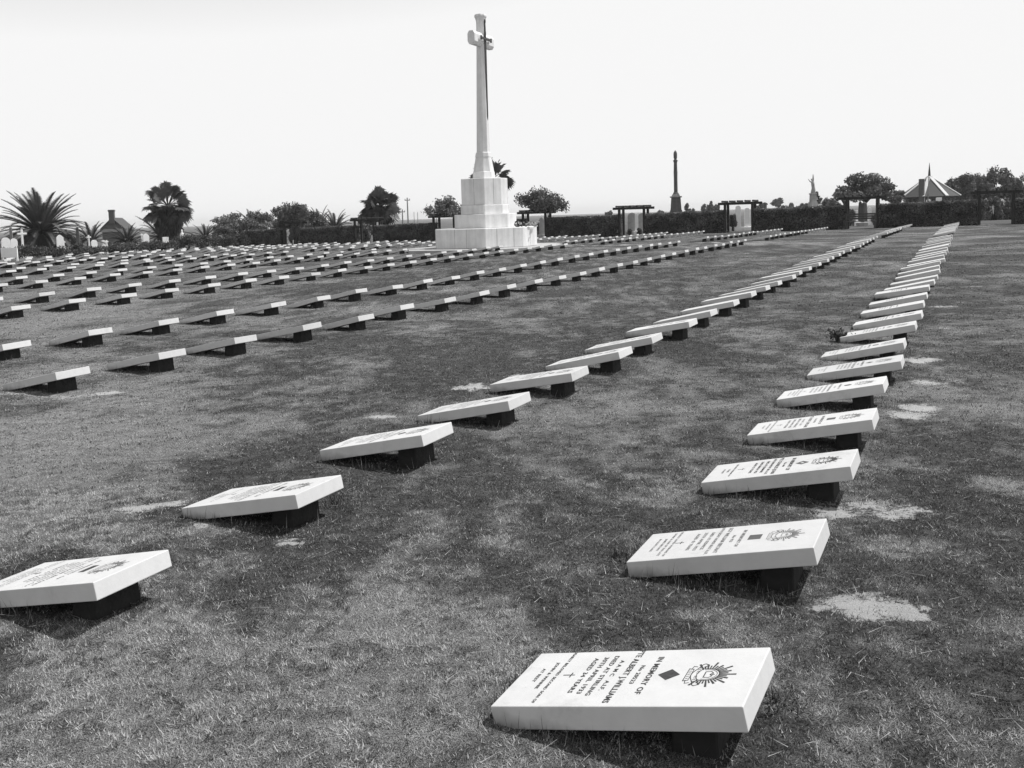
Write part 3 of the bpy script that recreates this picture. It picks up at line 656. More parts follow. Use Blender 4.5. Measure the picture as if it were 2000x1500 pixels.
# ------------------------------------------------------------------ hedges and pergolas along the far edge (t = 61.5)
TE = 61.5
OPEN = [1.35, -5.8, -13.12, -20.2, -27.32, -34.6, -41.62, -48.75]     # openings, centre s
def epos(s_, t_=TE): x, y = xy(t_, s_); return np.array([x, y, float(zg(x, y))])
edges = [14.0]+[v for c in OPEN for v in (c+.95, c-.95)]+[-53.6]
HL = ['dark clipped hedge running out of frame at the far right end', 'dark clipped hedge in front of the conical-roofed building', 'dark clipped hedge between bench pergola and open pergola with two tall stones', 'dark clipped hedge below the tall column monument',
      'dark clipped hedge between the vine-topped pergola and the pergola with rounded headstones', 'dark clipped hedge hidden mostly behind the stone cross base', 'dark clipped hedge left of the stone cross, below the power poles',
      'dark clipped hedge below the small date palm, left of the plain pergola', 'short dark hedge at the left end of the far hedge line']
for i in range(0, len(edges), 2):
    sa, sb = edges[i], edges[i+1]; mid = (sa+sb)/2; L = abs(sa-sb)
    if L < .5: continue
    b = epos(mid); root = empty('hedge', b, 0, HL[i//2], 'hedge', 'clipped hedges between the pergolas')
    hh = 1.40+rnd.uniform(-.03, .03); th = .85
    m = MB(); ns = max(3, int(L/1.0)); rg = []
    for k in range(ns+1):
        s_ = sa+(sb-sa)*k/ns; p = epos(s_)-b; z_ = p[2]; hk = hh-.10
        rg.append([tuple(p*np.array([1, 1, 0])+D*a_+Z*(z_+h_)) for a_, h_ in ((-th/2+.08, -.1), (-th/2+.06, hk-.08), (-th/2+.14, hk), (th/2-.14, hk), (th/2-.06, hk-.08), (th/2-.08, -.1))])
    m.rings(rg); m.build('branches', M['hedge_core'], root)
    n = int(L*2600); u = rng.random(n); s_ = sa+(sb-sa)*u; face = rng.random(n)
    tt = np.where(face < .55, -th/2+rng.normal(0, .045, n), np.where(face < .92, rng.uniform(-th/2, th/2, n), th/2+rng.normal(0, .04, n)))
    wav = .05*(vnoise(s_, s_*0, 1.1)-.5)+.03*(vnoise(s_, s_*0, 5)-.5)
    hz = np.where((face >= .55) & (face < .92), hh-.03+rng.normal(0, .028, n), rng.random(n)*(hh-.02))+wav
    tt = tt+.10*(vnoise(s_, hz, 2.2)-.5)
    ee = rng.random(n) < .03; s_ = np.where(ee, np.where(rng.random(n) < .5, sa, sb)+rng.normal(0, .05, n), s_); tt = np.where(ee, rng.uniform(-th/2, th/2, n), tt)
    xx, yy = xy(TE+tt, s_); zz = zg(xx, yy)+hz
    lo = np.clip(vnoise(s_, hz*1.5, 2.0)*.7+.3*rng.random(n)*1.3, 0, 1)*np.clip(.35+.65*rng.random(n), 0, 1)
    leaf_obj('leaves', np.stack([xx, yy, zz], -1)-b, .10, M['hedge'], root, lo)
def pergola(sc, label, wid=1.72, dep=.85, hgt=2.0, rafters=5, roof=True, over=.45):
    b = epos(sc, TE-.35); root = empty('pergola', b, -PSI, label, 'pergola', 'timber pergolas along the far hedge')
    for yy_ in (0, dep):
        for xx_ in (-wid/2, wid/2): m = MB(); m.box((xx_, yy_, (hgt-.235)/2-.1), (.15, .15, hgt-.235+.2)); m.build('post', M['timber'], root, bevel=.01)
        m = MB(); m.box((0, yy_, hgt-.16), (wid+2*over, .09, .16)); m.build('beam', M['timber'], root, bevel=.01)
    for k in range(rafters):
        xx_ = -wid/2-.1+(wid+.2)*k/(rafters-1); m = MB(); m.box((xx_, dep/2, hgt-.02), (.10, dep+.7, .11)); m.build('rafter', M['timber'], root, bevel=.01)
    return root
PL = {1.35: 'timber pergola in tree shade at the far right end of the hedge', -5.8: 'timber pergola over the park bench', -13.12: 'open timber pergola framing two tall rounded white stones', -20.2: 'open timber pergola right of the cross framing pale headstones',
      -27.32: 'timber pergola carrying a dense mushroom-shaped vine right of the cross', -34.6: 'timber pergola with a vine, just left of the cross', -41.62: 'plain timber pergola beside the fan palm', -48.75: 'timber pergola smothered by a vine at the left'}
for c in OPEN: pergola(c, PL[c], wid=(1.72 if c > -48 else 1.2))
def vine(sc, rx, hz, leaves, label, up=.1, ox=0.0, ry=1.1):
    b = epos(sc, TE+.1); root = empty('climbing_vine', b, -PSI, label, 'vine'); blobs = []
    for k in range(22):
        a = rnd.uniform(0, 2*math.pi); q = rnd.uniform(.1, .85); s_ = rnd.uniform(.22, .36)
        blobs.append((ox+math.cos(a)*rx*q, math.sin(a)*ry*q, 2.0+up+hz*(1-q*q)*rnd.uniform(.25, .95), rx*s_, ry*s_, .18+hz*.24))
    P, idx = clump_points(blobs, leaves, .25); P[:, 2] = np.maximum(P[:, 2], 1.75+rng.random(leaves)*.2); tb = rng.random(22)*.5
    leaf_obj('foliage', P, .16, M['tree'], root, np.clip(tb[idx]+.5*rng.random(leaves), 0, 1))
    m = MB()
    for sx in (-.86, .86): m.tube([(sx+.1, -.1, -.05), (sx+.13, -.16, 1.0), (sx+.02, -.08, 1.9), (ox*.5, .1, 2.4)], [.05, .045, .04, .02], 6)
    m.build('stem', M['bark'], root); return root
vine(-27.32, 2.2, 1.5, 7500, 'dense domed vine on the pergola right of the cross', ox=.35, up=-.05)
vine(-34.6, 1.7, 1.2, 3600, 'ragged leafy vine on the pergola left of the cross', ox=-.1, up=-.05)
vine(-48.75, 1.7, 1.3, 4200, 'dense vine smothering the pergola at the left', ox=.2)

# park bench under the pergola
b = epos(-5.8, TE-1.2); root = empty('park_bench', b, -PSI, 'dark timber park bench standing under the pergola near the conical-roofed building', 'bench')
m = MB(); [m.box((0, -.2+.14*k, .45), (1.75, .11, .035)) for k in range(4)]; m.build('seat', M['bench'], root, bevel=.004)
m = MB(); [m.box((0, .33+.03*k, .62+.13*k), (1.75, .03, .10)) for k in range(3)]; m.build('backrest', M['bench'], root, bevel=.004)
for sx in (-.8, .8):
    for yy_, h_ in ((-.18, .43), (.3, .9)): m = MB(); m.box((sx, yy_, h_/2), (.07, .07, h_)); m.build('leg', M['bench'], root, bevel=.004)

# ------------------------------------------------------------------ low shrubs along the left edge (s = -53)
k = 0; t_ = 34.0
SHL = []
while t_ < 61.0:
    wdt = rnd.uniform(1.0, 1.35); x, y = xy(t_, -53.2-rnd.uniform(0, .4)); z0 = float(zg(x, y))
    hgt = (.80 if t_ < 46 else .74 if t_ < 53 else 1.2)+rnd.uniform(-.1, .12)
    px_, py_ = project((x, y, z0+.5))
    o_ = ORD[k+1] if k else 'first'
    bush('shrub', (x, y, z0), wdt, hgt, f'low leafy shrub, {o_} from the sign board in the left border', 'shrub', 3400, .11, 'low shrubs bordering the left side', flowers=14 if t_ < 50 else 5, ry=.8)
    t_ += wdt*1.45; k += 1

# ------------------------------------------------------------------ palms
def date_palm(base, crown_z, flen, nfr, label, trunk_r=.35, up=1.0, seed=1, lw=.30, name='date_palm'):
    rr = random.Random(seed); root = empty(name, base, 0, label, 'palm tree')
    m = MB(); m.tube([(0, 0, -.5), (0, 0, crown_z*.5), (0, 0, crown_z)], [trunk_r*1.2, trunk_r, trunk_r*1.15], 12); m.build('trunk', M['bark'], root)
    V = []; Fc = []; T = []; RM = MB()
    for k in range(nfr):
        az_ = k*2.39996+rr.uniform(-.2, .2); el = R(84-96*((k+.5)/nfr)**.85*up+rr.uniform(-5, 5)); L = flen*rr.uniform(.85, 1.08)
        h_ = np.array([math.cos(az_), math.sin(az_), 0]); pts = []; p = np.array([0, 0, crown_z])+h_*.12; ns = 14; e_ = el; tn = rr.random()*.6
        droop = R(rr.uniform(38, 62))*(1.1 if el < R(40) else .8)
        for j in range(ns+1):
            pts.append(p.copy()); e_ = el-droop*(j/ns)**1.4; p = p+(h_*math.cos(e_)+Z*math.sin(e_))*L/ns
        RM.tube(pts[::2], [.035*(1-j/8.5) for j in range(len(pts[::2]))], 4, False)
        side = np.cross(h_, Z)
        NL = int(34*math.sqrt(L/1.6)*1.3)
        for j in range(NL):
            f_ = .12+.88*j/NL; i = min(int(f_*ns), ns-1); q = f_*ns-i; c = pts[i]*(1-q)+pts[i+1]*q; tan = pts[i+1]-pts[i]; tan /= np.linalg.norm(tan)
            ll = lw*L/3.2*1.5*math.sin(math.pi*min(1, .18+f_*.80))**.6*rr.uniform(.8, 1.1)
            for sg in (-1, 1):
                nrm = np.cross(tan, side*sg); upv = nrm if nrm[2] > 0 else -nrm
                dv = side*sg*.62+tan*.68+upv*.28; dv /= np.linalg.norm(dv)
                wv = tan*.030*math.sqrt(L/3.2); b = len(V); V += [c-wv, c+wv, c+dv*ll-Z*ll*.12]; Fc.append((b, b+1, b+2)); tv = min(1, tn+rr.random()*.4); T += [tv]*3
    mesh_np('fronds', np.array(V), np.array(Fc), M['palm'], root, attrs=dict(tone=T)); RM.build('frond_stalks', M['palm'], root)
    return root
def fan_palm(base, crown_z, rad, nlf, label, skirt=1.5, trunk_r=.3, seed=1, fan_r=.75, skirt_r=.75):
    rr = random.Random(seed); root = empty('fan_palm', base, 0, label, 'palm tree')
    m = MB(); m.tube([(0, 0, -.5), (0, 0, crown_z*.5), (0, 0, crown_z)], [trunk_r*1.2, trunk_r, trunk_r*.9], 12); m.build('trunk', M['bark'], root)
    V = []; Fc = []; T = []; S = MB()
    def fan(c, dirv, r, dead, tn):
        dirv = dirv/np.linalg.norm(dirv); a = np.cross(dirv, Z); a = a/max(np.linalg.norm(a), 1e-5) if np.linalg.norm(a) > .05 else X
        tw = rr.uniform(-1.4, 1.4); nrm = np.cross(a, dirv); a = a*math.cos(tw)+nrm*math.sin(tw)
        nseg = 20; sp_ = R(150 if not dead else 60)
        for k in range(nseg):
            th = -sp_+2*sp_*k/(nseg-1); d = dirv*math.cos(th)+a*math.sin(th); rl = r*(.72+.28*math.cos(th*.7))*rr.uniform(.85, 1.1)
            side = np.cross(d, np.cross(a, dirv)); side /= np.linalg.norm(side); mid = c+d*rl*.6; w_ = rl*.105
            tip = c+d*rl+Z*(-.22*rl*rr.uniform(.4, 1.3)); b = len(V)
            V.extend([c, mid+side*w_, tip, mid-side*w_]); Fc.append((b, b+1, b+2, b+3)); T.extend([min(1, tn+.4*rr.random())]*4)
    top = np.array([0, 0, crown_z])
    for k in range(nlf):
        az_ = k*2.39996+rr.uniform(-.5, .5); el = R(90-128*((k+.5)/nlf)**.8+rr.uniform(-16, 16)); h_ = np.array([math.cos(az_), math.sin(az_), 0]); d = h_*math.cos(el)+Z*math.sin(el)
        L = (rad-fan_r*.75)*rr.uniform(.72, 1.08); c = top+d*L+Z*(-.12*L*math.cos(el)); S.tube([tuple(top), tuple(top+d*L*.55+Z*.03), tuple(c)], [.03, .02, .014], 4, False)
        fan(c, d-Z*.25*math.cos(el), fan_r*rr.uniform(.85, 1.1), False, rr.random()*.6)
    mesh_np('fronds', np.array(V), np.array(Fc), M['fan'], root, attrs=dict(tone=T)); S.build('frond_stalks', M['fan'], root)
    if skirt:
        V.clear(); Fc.clear(); T.clear()
        for k in range(int(110*skirt/1.5)):
            az_ = rr.uniform(0, 2*math.pi); f_ = rr.random(); z_ = crown_z-.15-f_*skirt; r_ = skirt_r*(.75-.25*f_)+rr.uniform(-.08, .12)
            c = np.array([math.cos(az_)*r_*.75, math.sin(az_)*r_*.75, z_+.25]); fan(c, np.array([math.cos(az_)*.22, math.sin(az_)*.22, -1.0]), .6, True, rr.random()*.5)
        mesh_np('dead_skirt', np.array(V), np.array(Fc), M['skirt'], root, attrs=dict(tone=T))
        m = MB(); m.lathe((0, 0, 0), [(skirt_r*.42, crown_z-skirt-.4), (skirt_r*.6, crown_z-skirt*.6), (skirt_r*.62, crown_z-.5), (trunk_r*.8, crown_z-.1)], 14); m.build('skirt_core', M['skirt'], root)
    return root
def base_under(px, Y, py=450):
    p = at(px, py, Y); return (p[0], p[1], float(zg(p[0], p[1])))
def ztop(px, py, Y, base): return float(at(px, py, Y)[2]-base[2])
b = base_under(80, 74); date_palm(b, ztop(80, 455, 74, b), 3.75, 95, 'huge date palm with arching fronds behind the left shrub border', .55, seed=3, lw=.34)
for px, py, Y, L, n_, lab, sd in [(176, 470, 72, 1.75, 30, 'small date palm just right of the dark obelisk headstone', 4), (247, 472, 76, 1.6, 44, 'low bushy date palm in front of the chimney house', 5), (312, 462, 86, 2.9, 26, 'wide arching date palm partly behind the skirted fan palm', 6),
                                  (400, 463, 82, 1.35, 30, 'little round date palm left of the leafy bushes', 8), (492, 440, 88, 1.75, 34, 'date palm rising out of the bushes right of the skirted fan palm', 9), (655, 446, 90, 2.1, 34, 'date palm above the hedge left of the plain pergola', 10), (625, 440, 96, 2.2, 18, 'sparse date palm with stiff fronds behind the vine-covered pergola', 12)]:
    b = base_under(px, Y); date_palm(b, ztop(px, py, Y, b), L, n_, lab, .25, seed=sd, lw=.36)
b = base_under(331, 80); fan_palm(b, ztop(331, 402, 80, b), 2.2, 54, 'tall fan palm with a thick dark skirt of dead fronds', 2.9, .5, 21, .78, 1.55)
b = base_under(745, 84); fan_palm(b, ztop(745, 404, 84, b), 1.85, 58, 'fan palm behind the plain pergola, left of the power poles', 1.3, .3, 23, .8, 1.0)
b = base_under(716, 88); fan_palm(b, ztop(716, 430, 88, b), 1.0, 26, 'short fan palm half hidden behind the plain pergola roof', 0, .3, 25, .6, 1.0)
b = base_under(962, 80); fan_palm(b, ztop(962, 352, 80, b), 1.9, 44, 'tall fan palm showing on both sides behind the stone cross', 1.4, .25, 27, .8, .8)

# ------------------------------------------------------------------ trees and bushes behind
def tree_px(px, ytop, ybot, half, Y, label, leaves=4000, size=.22, cat='tree', material='tree', nblob=26, name='tree', ry=None, lop=0):
    b = base_under(px, Y); zt = ztop(px, ytop, Y, b); zb_ = ztop(px, ybot, Y, b); rx = half*Y/F; rz = (zt-zb_)/2
    return tree(name, b, zt, rx, rz, label, cat, leaves, size, None, material, nblob, zc=zb_+rz, ry=ry or rx*.8, lopsided=lop, trunk_r=max(.08, rx*.06))
tree_px(478, 414, 462, 58, 84, 'bushy tree under the date palm, right of the small round palm', 7000, .2)
tree_px(440, 442, 465, 24, 80, 'low rounded bush tree left of the date palm clump', 3000, .2)
tree_px(575, 403, 455, 44, 80, 'rounded bushy tree behind the vine-covered left pergola', 7000, .18)
tree_px(615, 416, 455, 26, 84, 'smaller bushy tree leaning right beside the vine-covered pergola', 3000, .18)
tree_px(118, 450, 490, 40, 76, 'dark bushy tree low behind the pale pointed headstone', 5000, .2)
tree_px(60, 455, 495, 26, 78, 'dark bush below the huge date palm on its left', 3500, .2)
tree_px(1690, 341, 400, 48, 74, 'spreading leafy tree above the bench pergola', 6500, .2, nblob=30)
tree_px(1648, 362, 402, 18, 72, 'ragged small tree at the left of the spreading tree', 800, .18, nblob=10)
tree_px(1740, 372, 402, 30, 78, 'thin leafy tree between the bench pergola and the conical roof', 2600, .2, nblob=16)
tree_px(1625, 387, 430, 24, 66, 'dark bush rising above the hedge left of the bench pergola', 3600, .16)
tree_px(1596, 376, 404, 10, 95, 'small bare-topped shrub right of the angel statue', 900, .2, nblob=8)
for px, yt, hf, lab in [(1861, 351, 22, 'rounded tree directly right of the conical roof'), (1887, 343, 26, 'taller tree right of the conical roof'), (1915, 338, 26, 'tree at the right end of the tree belt'), (1948, 330, 30, 'tall tree beyond the right end of the hedge'), (1990, 338, 34, 'tree at the far right frame edge')]:
    tree_px(px, yt, 412, hf, 100, lab+', behind the hedge', 4600, .24, nblob=30)
for px, yt, hf, lab in [(1488, 396, 12, 'small round far tree right of the two-stone pergola'), (1520, 389, 18, 'rounded far tree between the pergola and the angel statue'), (1550, 396, 14, 'small far tree left of the angel statue'), (1570, 394, 12, 'small far tree just left of the statue base'),
                    (1378, 396, 7, 'pointed far tree right of the column monument'), (1390, 394, 6, 'slim pointed far tree, second right of the column'), (1402, 400, 7, 'small far tree beside the two slim pointed trees'), (1342, 399, 4, 'tiny slim far tree just right of the column'), (1351, 408, 9, 'low far bush right of the column base'),
                    (1288, 411, 8, 'low far bush left of the column base'), (1190, 412, 6, 'tiny far bush left of the headstone pergola')]:
    tree_px(px, yt, 422, hf, 150, lab, 1100, .34, material='tree_far', nblob=12)
for px, yt, hf, lab in [(578, 440, 13, 'dark bush behind the vine-covered left pergola'), (716, 438, 14, 'grey-leaved bush behind the plain pergola'), (1052, 438, 14, 'low bush behind the vine-topped pergola'), (1661, 408, 9, 'dark bush filling the left of the bench pergola opening'), (1706, 424, 8, 'low dark bush at the right of the bench pergola opening'), (1432, 420, 8, 'leafy bush at the left of the two-stone pergola opening'), (1893, 392, 12, 'dense dark shrub behind the rightmost pergola, left one'), (1913, 388, 16, 'dense dark shrub behind the rightmost pergola, middle one'), (1972, 388, 14, 'dense dark shrub behind the rightmost pergola, outermost one'), (1940, 385, 18, 'dense dark shrub behind the rightmost pergola, right one')]:
    tree_px(px, yt, 446 if px > 1300 else 478, hf, 66 if px > 1300 else 77, lab, 3600, .14, cat='shrub', name='dark_shrub')
# plant growing against a slab in the right row
b = gpix(1642, 668); bush('weed_clump', b, .17, .16, 'leafy weed clump at the foot of a slab in the rightmost row', 'weed', 260, .035)
for px, py, lab in [(1213, 1090, 'tall weed tuft at the foot of the second slab'), (1335, 1120, 'thin spiky weed against the side of the second slab'), (1528, 1385, 'lush grass tuft growing at the head of the nearest slab'), (655, 985, 'grass tuft behind the head of the slab in the second row'), (255, 1165, 'grass tuft right of the footing at the left edge'), (1075, 1395, 'grass tuft against the side of the nearest slab')]:
    b = gpix(px, py); root = empty('weed_tuft', b, 0, lab, 'weed'); V = []; Fc = []
    for k in range(60):
        a_ = rnd.uniform(0, 6.28); ln_ = R(rnd.uniform(10, 75)); h_ = .025+.07*rnd.random()**2; o_ = np.array([rnd.gauss(0, .03), rnd.gauss(0, .03), 0]); b0 = len(V)
        dv = np.array([math.cos(a_)*math.sin(ln_), math.sin(a_)*math.sin(ln_), math.cos(ln_)])*h_; wv = np.array([math.cos(a_+1.57), math.sin(a_+1.57), 0])*.0022
        V += [o_-wv, o_+wv, o_+dv*.6+wv*.8, o_+dv, o_+dv*.6-wv*.8]; Fc.append((b0, b0+1, b0+2, b0+4)); Fc.append((b0+4, b0+2, b0+3, b0+3))
    me = MB(); me.v = [tuple(v) for v in V]; me.f = [f if f[2] != f[3] else f[:3] for f in Fc]; me.build('leaves', M['tree'], root)

# ------------------------------------------------------------------ monuments
def px_m(n_, Y): return n_*Y/F
# column
Y = 88; b = base_under(1321, Y); root = empty('column_monument', b, -.2, 'tall dark column monument with urn finial on a square pedestal', 'monument')
zz = lambda py: ztop(1321, py, Y, b)
m = MB(); m.lathe((0, 0, 0), [(.78, -.3), (.78, zz(411)), (.62, zz(408)), (.60, zz(390)), (.56, zz(388))], 4, math.pi/4)
m.box((0, 0, (zz(411)+zz(386))/2), (1.0, 1.0, zz(386)-zz(411)), taper=.84); m.build('pedestal', M['darkstone'], root)
m = MB(); m.box((0, 0, zz(384.5)), (1.08, 1.08, .12)); m.box((0, 0, zz(381.5)), (.78, .78, .18), taper=.8); m.build('cornice', M['greystone'], root, bevel=.02)
m = MB(); m.lathe((0, 0, 0), [(.30, zz(380)), (.24, zz(377)), (.175, zz(375)), (.165, zz(350)), (.18, zz(335)), (.165, zz(333.5)), (.15, zz(317)), (.20, zz(315)), (.22, zz(313))], 16); m.build('column', M['darkstone'], root)
m = MB(); m.lathe((0, 0, 0), [(.16, zz(313)), (.11, zz(311)), (.16, zz(308)), (.165, zz(300)), (.12, zz(296.5)), (.02, zz(293.5))], 14); m.build('urn', M['darkstone'], root)
# angel statue
Y = 92; b = base_under(1588, Y); root = empty('angel_statue', b, .2, 'pale winged angel statue with raised arm on a tall stepped pedestal', 'statue')
zz = lambda py: ztop(1588, py, Y, b)
m = MB(); m.box((0, 0, zz(403)/2-.2), (.72, .72, zz(403)+.4)); m.box((0, 0, (zz(403)+zz(394))/2), (.70, .70, zz(394)-zz(403)), taper=.84); m.box((0, 0, (zz(394)+zz(379))/2), (.52, .52, zz(379)-zz(394)), taper=.9); m.box((0, 0, zz(378.5)), (.56, .56, .12)); m.build('pedestal', M['palestone'], root, bevel=.015)
zb_ = zz(378); hS = zz(349)-zb_
m = MB(); prof = [(0, .24, .2), (.15, .22, .2), (.35, .17, .16), (.52, .13, .11), (.6, .15, .11), (.74, .17, .11), (.80, .13, .09), (.83, .05, .05), (.86, .05, .05), (.90, .085, .09), (.95, .085, .09), (1.0, .04, .05)]
def bendx(f_): return -.18*f_+.12*math.sin(f_*3)
m.rings([[(bendx(f_)+a_*math.cos(q*math.pi/6), b_*math.sin(q*math.pi/6), zb_+f_*hS) for q in range(12)] for f_, a_, b_ in prof]); m.build('figure', M['palestone'], root, smooth=True)
m = MB(); m.tube([(-.18, 0, zb_+hS*.76), (-.36, -.02, zb_+hS*.84), (-.50, -.02, zb_+hS*.98)], [.06, .045, .03], 8); m.tube([(.02, 0, zb_+hS*.76), (.10, -.05, zb_+hS*.62), (-.02, -.16, zb_+hS*.55)], [.055, .045, .035], 8); m.build('arms', M['palestone'], root, smooth=True)
for sg in (1, -1):
    m = MB(); w_ = [(0, .42), (.10, .62), (.16, .80), (.16, 1.02), (.10, 1.30), (.06, 1.0), (.0, .82), (-.04, .66)]
    m.prism([(x_*(1.3 if sg > 0 else 1.0), z_*hS) for x_, z_ in w_], (-.04, .12+.05*sg, zb_), (X, Z, Yv), .05); m.build('wing', M['palestone'], root)
# leaning bare pole in front of the hedge
p0 = gpix(1808, 441); p1 = at(1814.5, 345, math.hypot(p0[1], 0)); root = empty('leaning_pole', p0, 0, 'thin bare leaning pole standing in front of the hedge below the spire', 'pole')
m = MB(); v = p1-np.array(p0); m.tube([(0, 0, -.2), tuple(v*.5+np.array([.03, 0, 0])), tuple(v)], [.055, .045, .03], 8); m.build('shaft', M['pole'], root)
# conical-roofed building
Y = 95; b = base_under(1814, Y); root = empty('pavilion', b, 0, 'octagonal building with steep pale-ribbed roof, spire and chimney behind the hedge', 'building')
zz = lambda py: ztop(1814, py, Y, b); re = px_m(55, Y); ze = zz(384); za = zz(345); ph0 = R(9)
m = MB(); m.lathe((0, 0, 0), [(re*1.02, ze-.08), (re*1.03, ze), (.12, za)], 8, ph0); m.build('roof', M['rooftile'], root)
m = MB(); m.lathe((0, 0, 0), [(re*.86, -.3), (re*.86, ze-.05)], 8, ph0); m.build('wall', M['brick'], root)
for k in range(8):
    a_ = ph0+k*math.pi/4; c0 = np.array([re*1.03*math.cos(a_), re*1.03*math.sin(a_), ze+.03]); c1 = np.array([.1*math.cos(a_), .1*math.sin(a_), za+.03])
    m = MB(); m.beam(c0, c1, .32, .07); m.build('roof_rib', M['roofpale'], root)
    am = a_+math.pi/8; rr_ = re*.86*math.cos(math.pi/8)+.02
    for q in (-.55, .0, .55):
        c = np.array([rr_*math.cos(am)-q*math.sin(am), rr_*math.sin(am)+q*math.cos(am), ze-.6]); m = MB(); m.box(c, (.05, .3, .8), am); m.build('window', M['glass'], root)
m = MB(); m.lathe((0, 0, 0), [(.14, za-.1), (.10, za+.5), (.015, zz(318))], 8); m.build('spire', M['bronze'], root)
cxp = at(1799.5, 380, Y)-np.array([b[0], b[1], 0]); m = MB(); m.box((cxp[0]-.95, -re*.75, (zz(350)+0)/2-.2), (.36, .42, zz(350)+.4)); m.build('chimney', M['brick'], root, bevel=.01)
m = MB(); m.box((cxp[0]-.95+.26, -re*.80, zz(354)/2), (.05, .05, zz(354))); m.build('downpipe', M['white'], root)
# house with chimney, left
Y = 112; b = base_under(220, Y); root = empty('house', b, R(12), 'brick house gable with tall chimney between the palms at left', 'house')
zz = lambda py: ztop(220, py, Y, b); hw = px_m(21, Y); zr = zz(427); zeave = zz(446)
m = MB(); m.rings([[(-hw*.92, yy_, -.4), (hw*.92, yy_, -.4), (hw*.92, yy_, zeave), (0, yy_, zr), (-hw*.92, yy_, zeave)] for yy_ in (0, 7)]); m.build('wall', M['brick'], root)
m = MB(); m.box((0, -.05, (zeave-.25)), (hw*2.2, .12, .34)); m.build('verandah_fascia', M['render'], root)
for sg in (-1, 1):
    m = MB(); m.rings([[(sg*hw*1.08, yy_, zeave-.12), (0, yy_, zr+.05), (0, yy_, zr+.13), (sg*hw*1.08, yy_, zeave-.04)] for yy_ in (-.2, 7.2)]); m.build('roof', M['rooftile'], root)
m = MB(); m.box((0, .1, (zr+zz(412))/2-.3), (px_m(10, Y), .7, zz(412)-zr+.6)); m.box((0, .1, zz(411.5)), (px_m(11.5, Y), .85, .22)); m.build('chimney', M['brick'], root, bevel=.02)
# power poles
for px, yt, hb, lab in [(797, 386, 9, 'tall wooden power pole with a cross-arm above the hedge'), (786.5, 409, 6, 'shorter wooden power pole left of the tall one')]:
    Y = 135; b = base_under(px, Y, 430); zt = ztop(px, yt, Y, b); root = empty('power_pole', b, 0, lab, 'power pole')
    m = MB(); m.tube([(0, 0, -.3), (0, 0, zt)], [.13, .08], 8); m.build('pole', M['pole'], root)
    m = MB(); m.box((0, .1, zt-.35), (.75, .1, .1)); [m.box((q, .1, zt-.22), (.07, .07, .16)) for q in (-.33, .33)]; m.build('cross_arm', M['timber'], root)
for px, yt, lab in [(809, 414, 'distant thin mast, nearer the power pole'), (816, 414, 'distant thin mast, nearer the cross')]:
    Y = 220; b = base_under(px, Y, 430); m = MB(); m.tube([(b[0], b[1], b[2]-.3), (b[0], b[1], b[2]+ztop(px, yt, Y, b))], [.09, .06], 6); tag(m.build('mast', M['pole']), lab, 'mast')

# ------------------------------------------------------------------ old headstones outside the hedges
def arch(w_, h_, kind):
    if kind == 'round': return [(-w_, 0), (w_, 0), (w_, h_-w_)]+[(w_*math.cos(a_), h_-w_+w_*math.sin(a_)) for a_ in np.linspace(.2, math.pi-.2, 9)]+[(-w_, h_-w_)]
    if kind == 'point': return [(-w_, 0), (w_, 0), (w_, h_*.84), (w_*.6, h_*.93), (0, h_), (-w_*.6, h_*.93), (-w_, h_*.84)]
    if kind == 'taper': return [(-w_*1.5, 0), (w_*1.5, 0), (w_*.8, h_), (-w_*.8, h_)]
    return [(-w_, 0), (w_, 0), (w_, h_), (-w_, h_)]
def headstone(px, ytop, Y, half, kind, label, material='white', th=.14, rz=0.0, hmin=None):
    if px < 430: Y = YH(px)+(Y-YL); rz = R(42)
    b = base_under(px, Y); h_ = ztop(px, ytop, Y, b); root = empty('headstone', b, rz, label, 'headstone', 'old headstones outside the hedges'); w_ = px_m(half, Y)
    m = MB(); m.box((0, 0, .05), (w_*2+.3, th+.3, .4)); m.build('plinth', M[material], root, bevel=.015)
    m = MB(); m.prism([(x_, y_+.2) for x_, y_ in arch(w_, h_-.2, kind)], (0, 0, 0), (X, Z, Yv), th); m.build('stone', M[material], root, bevel=.01); return root
def stone_cross(px, ytop, Y, half, label, material='white', aw_=None, plinth=.5, rz=0.0):
    if px < 430: Y = YH(px)+(Y-YL); rz = R(42)
    b = base_under(px, Y); h_ = ztop(px, ytop, Y, b); root = empty('headstone_cross', b, rz, label, 'stone cross', 'old headstones outside the hedges'); a_ = px_m(half, Y); w_ = aw_ or a_*.42
    m = MB(); m.box((0, 0, .15), (a_*2.2, .5, .5)); m.box((0, 0, (.4+h_*plinth)/2), (a_*1.6, .36, h_*plinth-.4), taper=.7); m.build('plinth', M[material], root, bevel=.015)
    m = MB(); m.box((0, 0, (h_*plinth+h_)/2), (w_, .16, h_*(1-plinth))); m.box((0, -.003, h_-a_*1.0), (a_*2, .16, w_)); m.build('cross', M[material], root, bevel=.015); return root
def obelisk(px, ytop, Y, half, label, material='greystone', base=.35):
    if px < 430: Y = YH(px)+(Y-YL)
    b = base_under(px, Y); h_ = ztop(px, ytop, Y, b); root = empty('obelisk', b, .3, label, 'obelisk', 'old headstones outside the hedges'); w_ = px_m(half, Y)*2
    m = MB(); m.box((0, 0, h_*base/2-.1), (w_*1.9, w_*1.9, h_*base+.2), taper=.85); m.build('plinth', M[material], root, bevel=.015)
    m = MB(); m.rings([[(x_*k_, y_*k_, z_) for x_, y_ in ((-w_/2, -w_/2), (w_/2, -w_/2), (w_/2, w_/2), (-w_/2, w_/2))] for k_, z_ in ((1, h_*base), (.68, h_*.94), (.05, h_))]); m.build('shaft', M[material], root); return root
YL = 66
def YH(px): q = (px-CX)/F; return 55.0/abs(q*.8943-.4474)+1.6
stone_cross(42, 448, YL, 8.5, 'big white stone cross beside the sign board', plinth=.42)
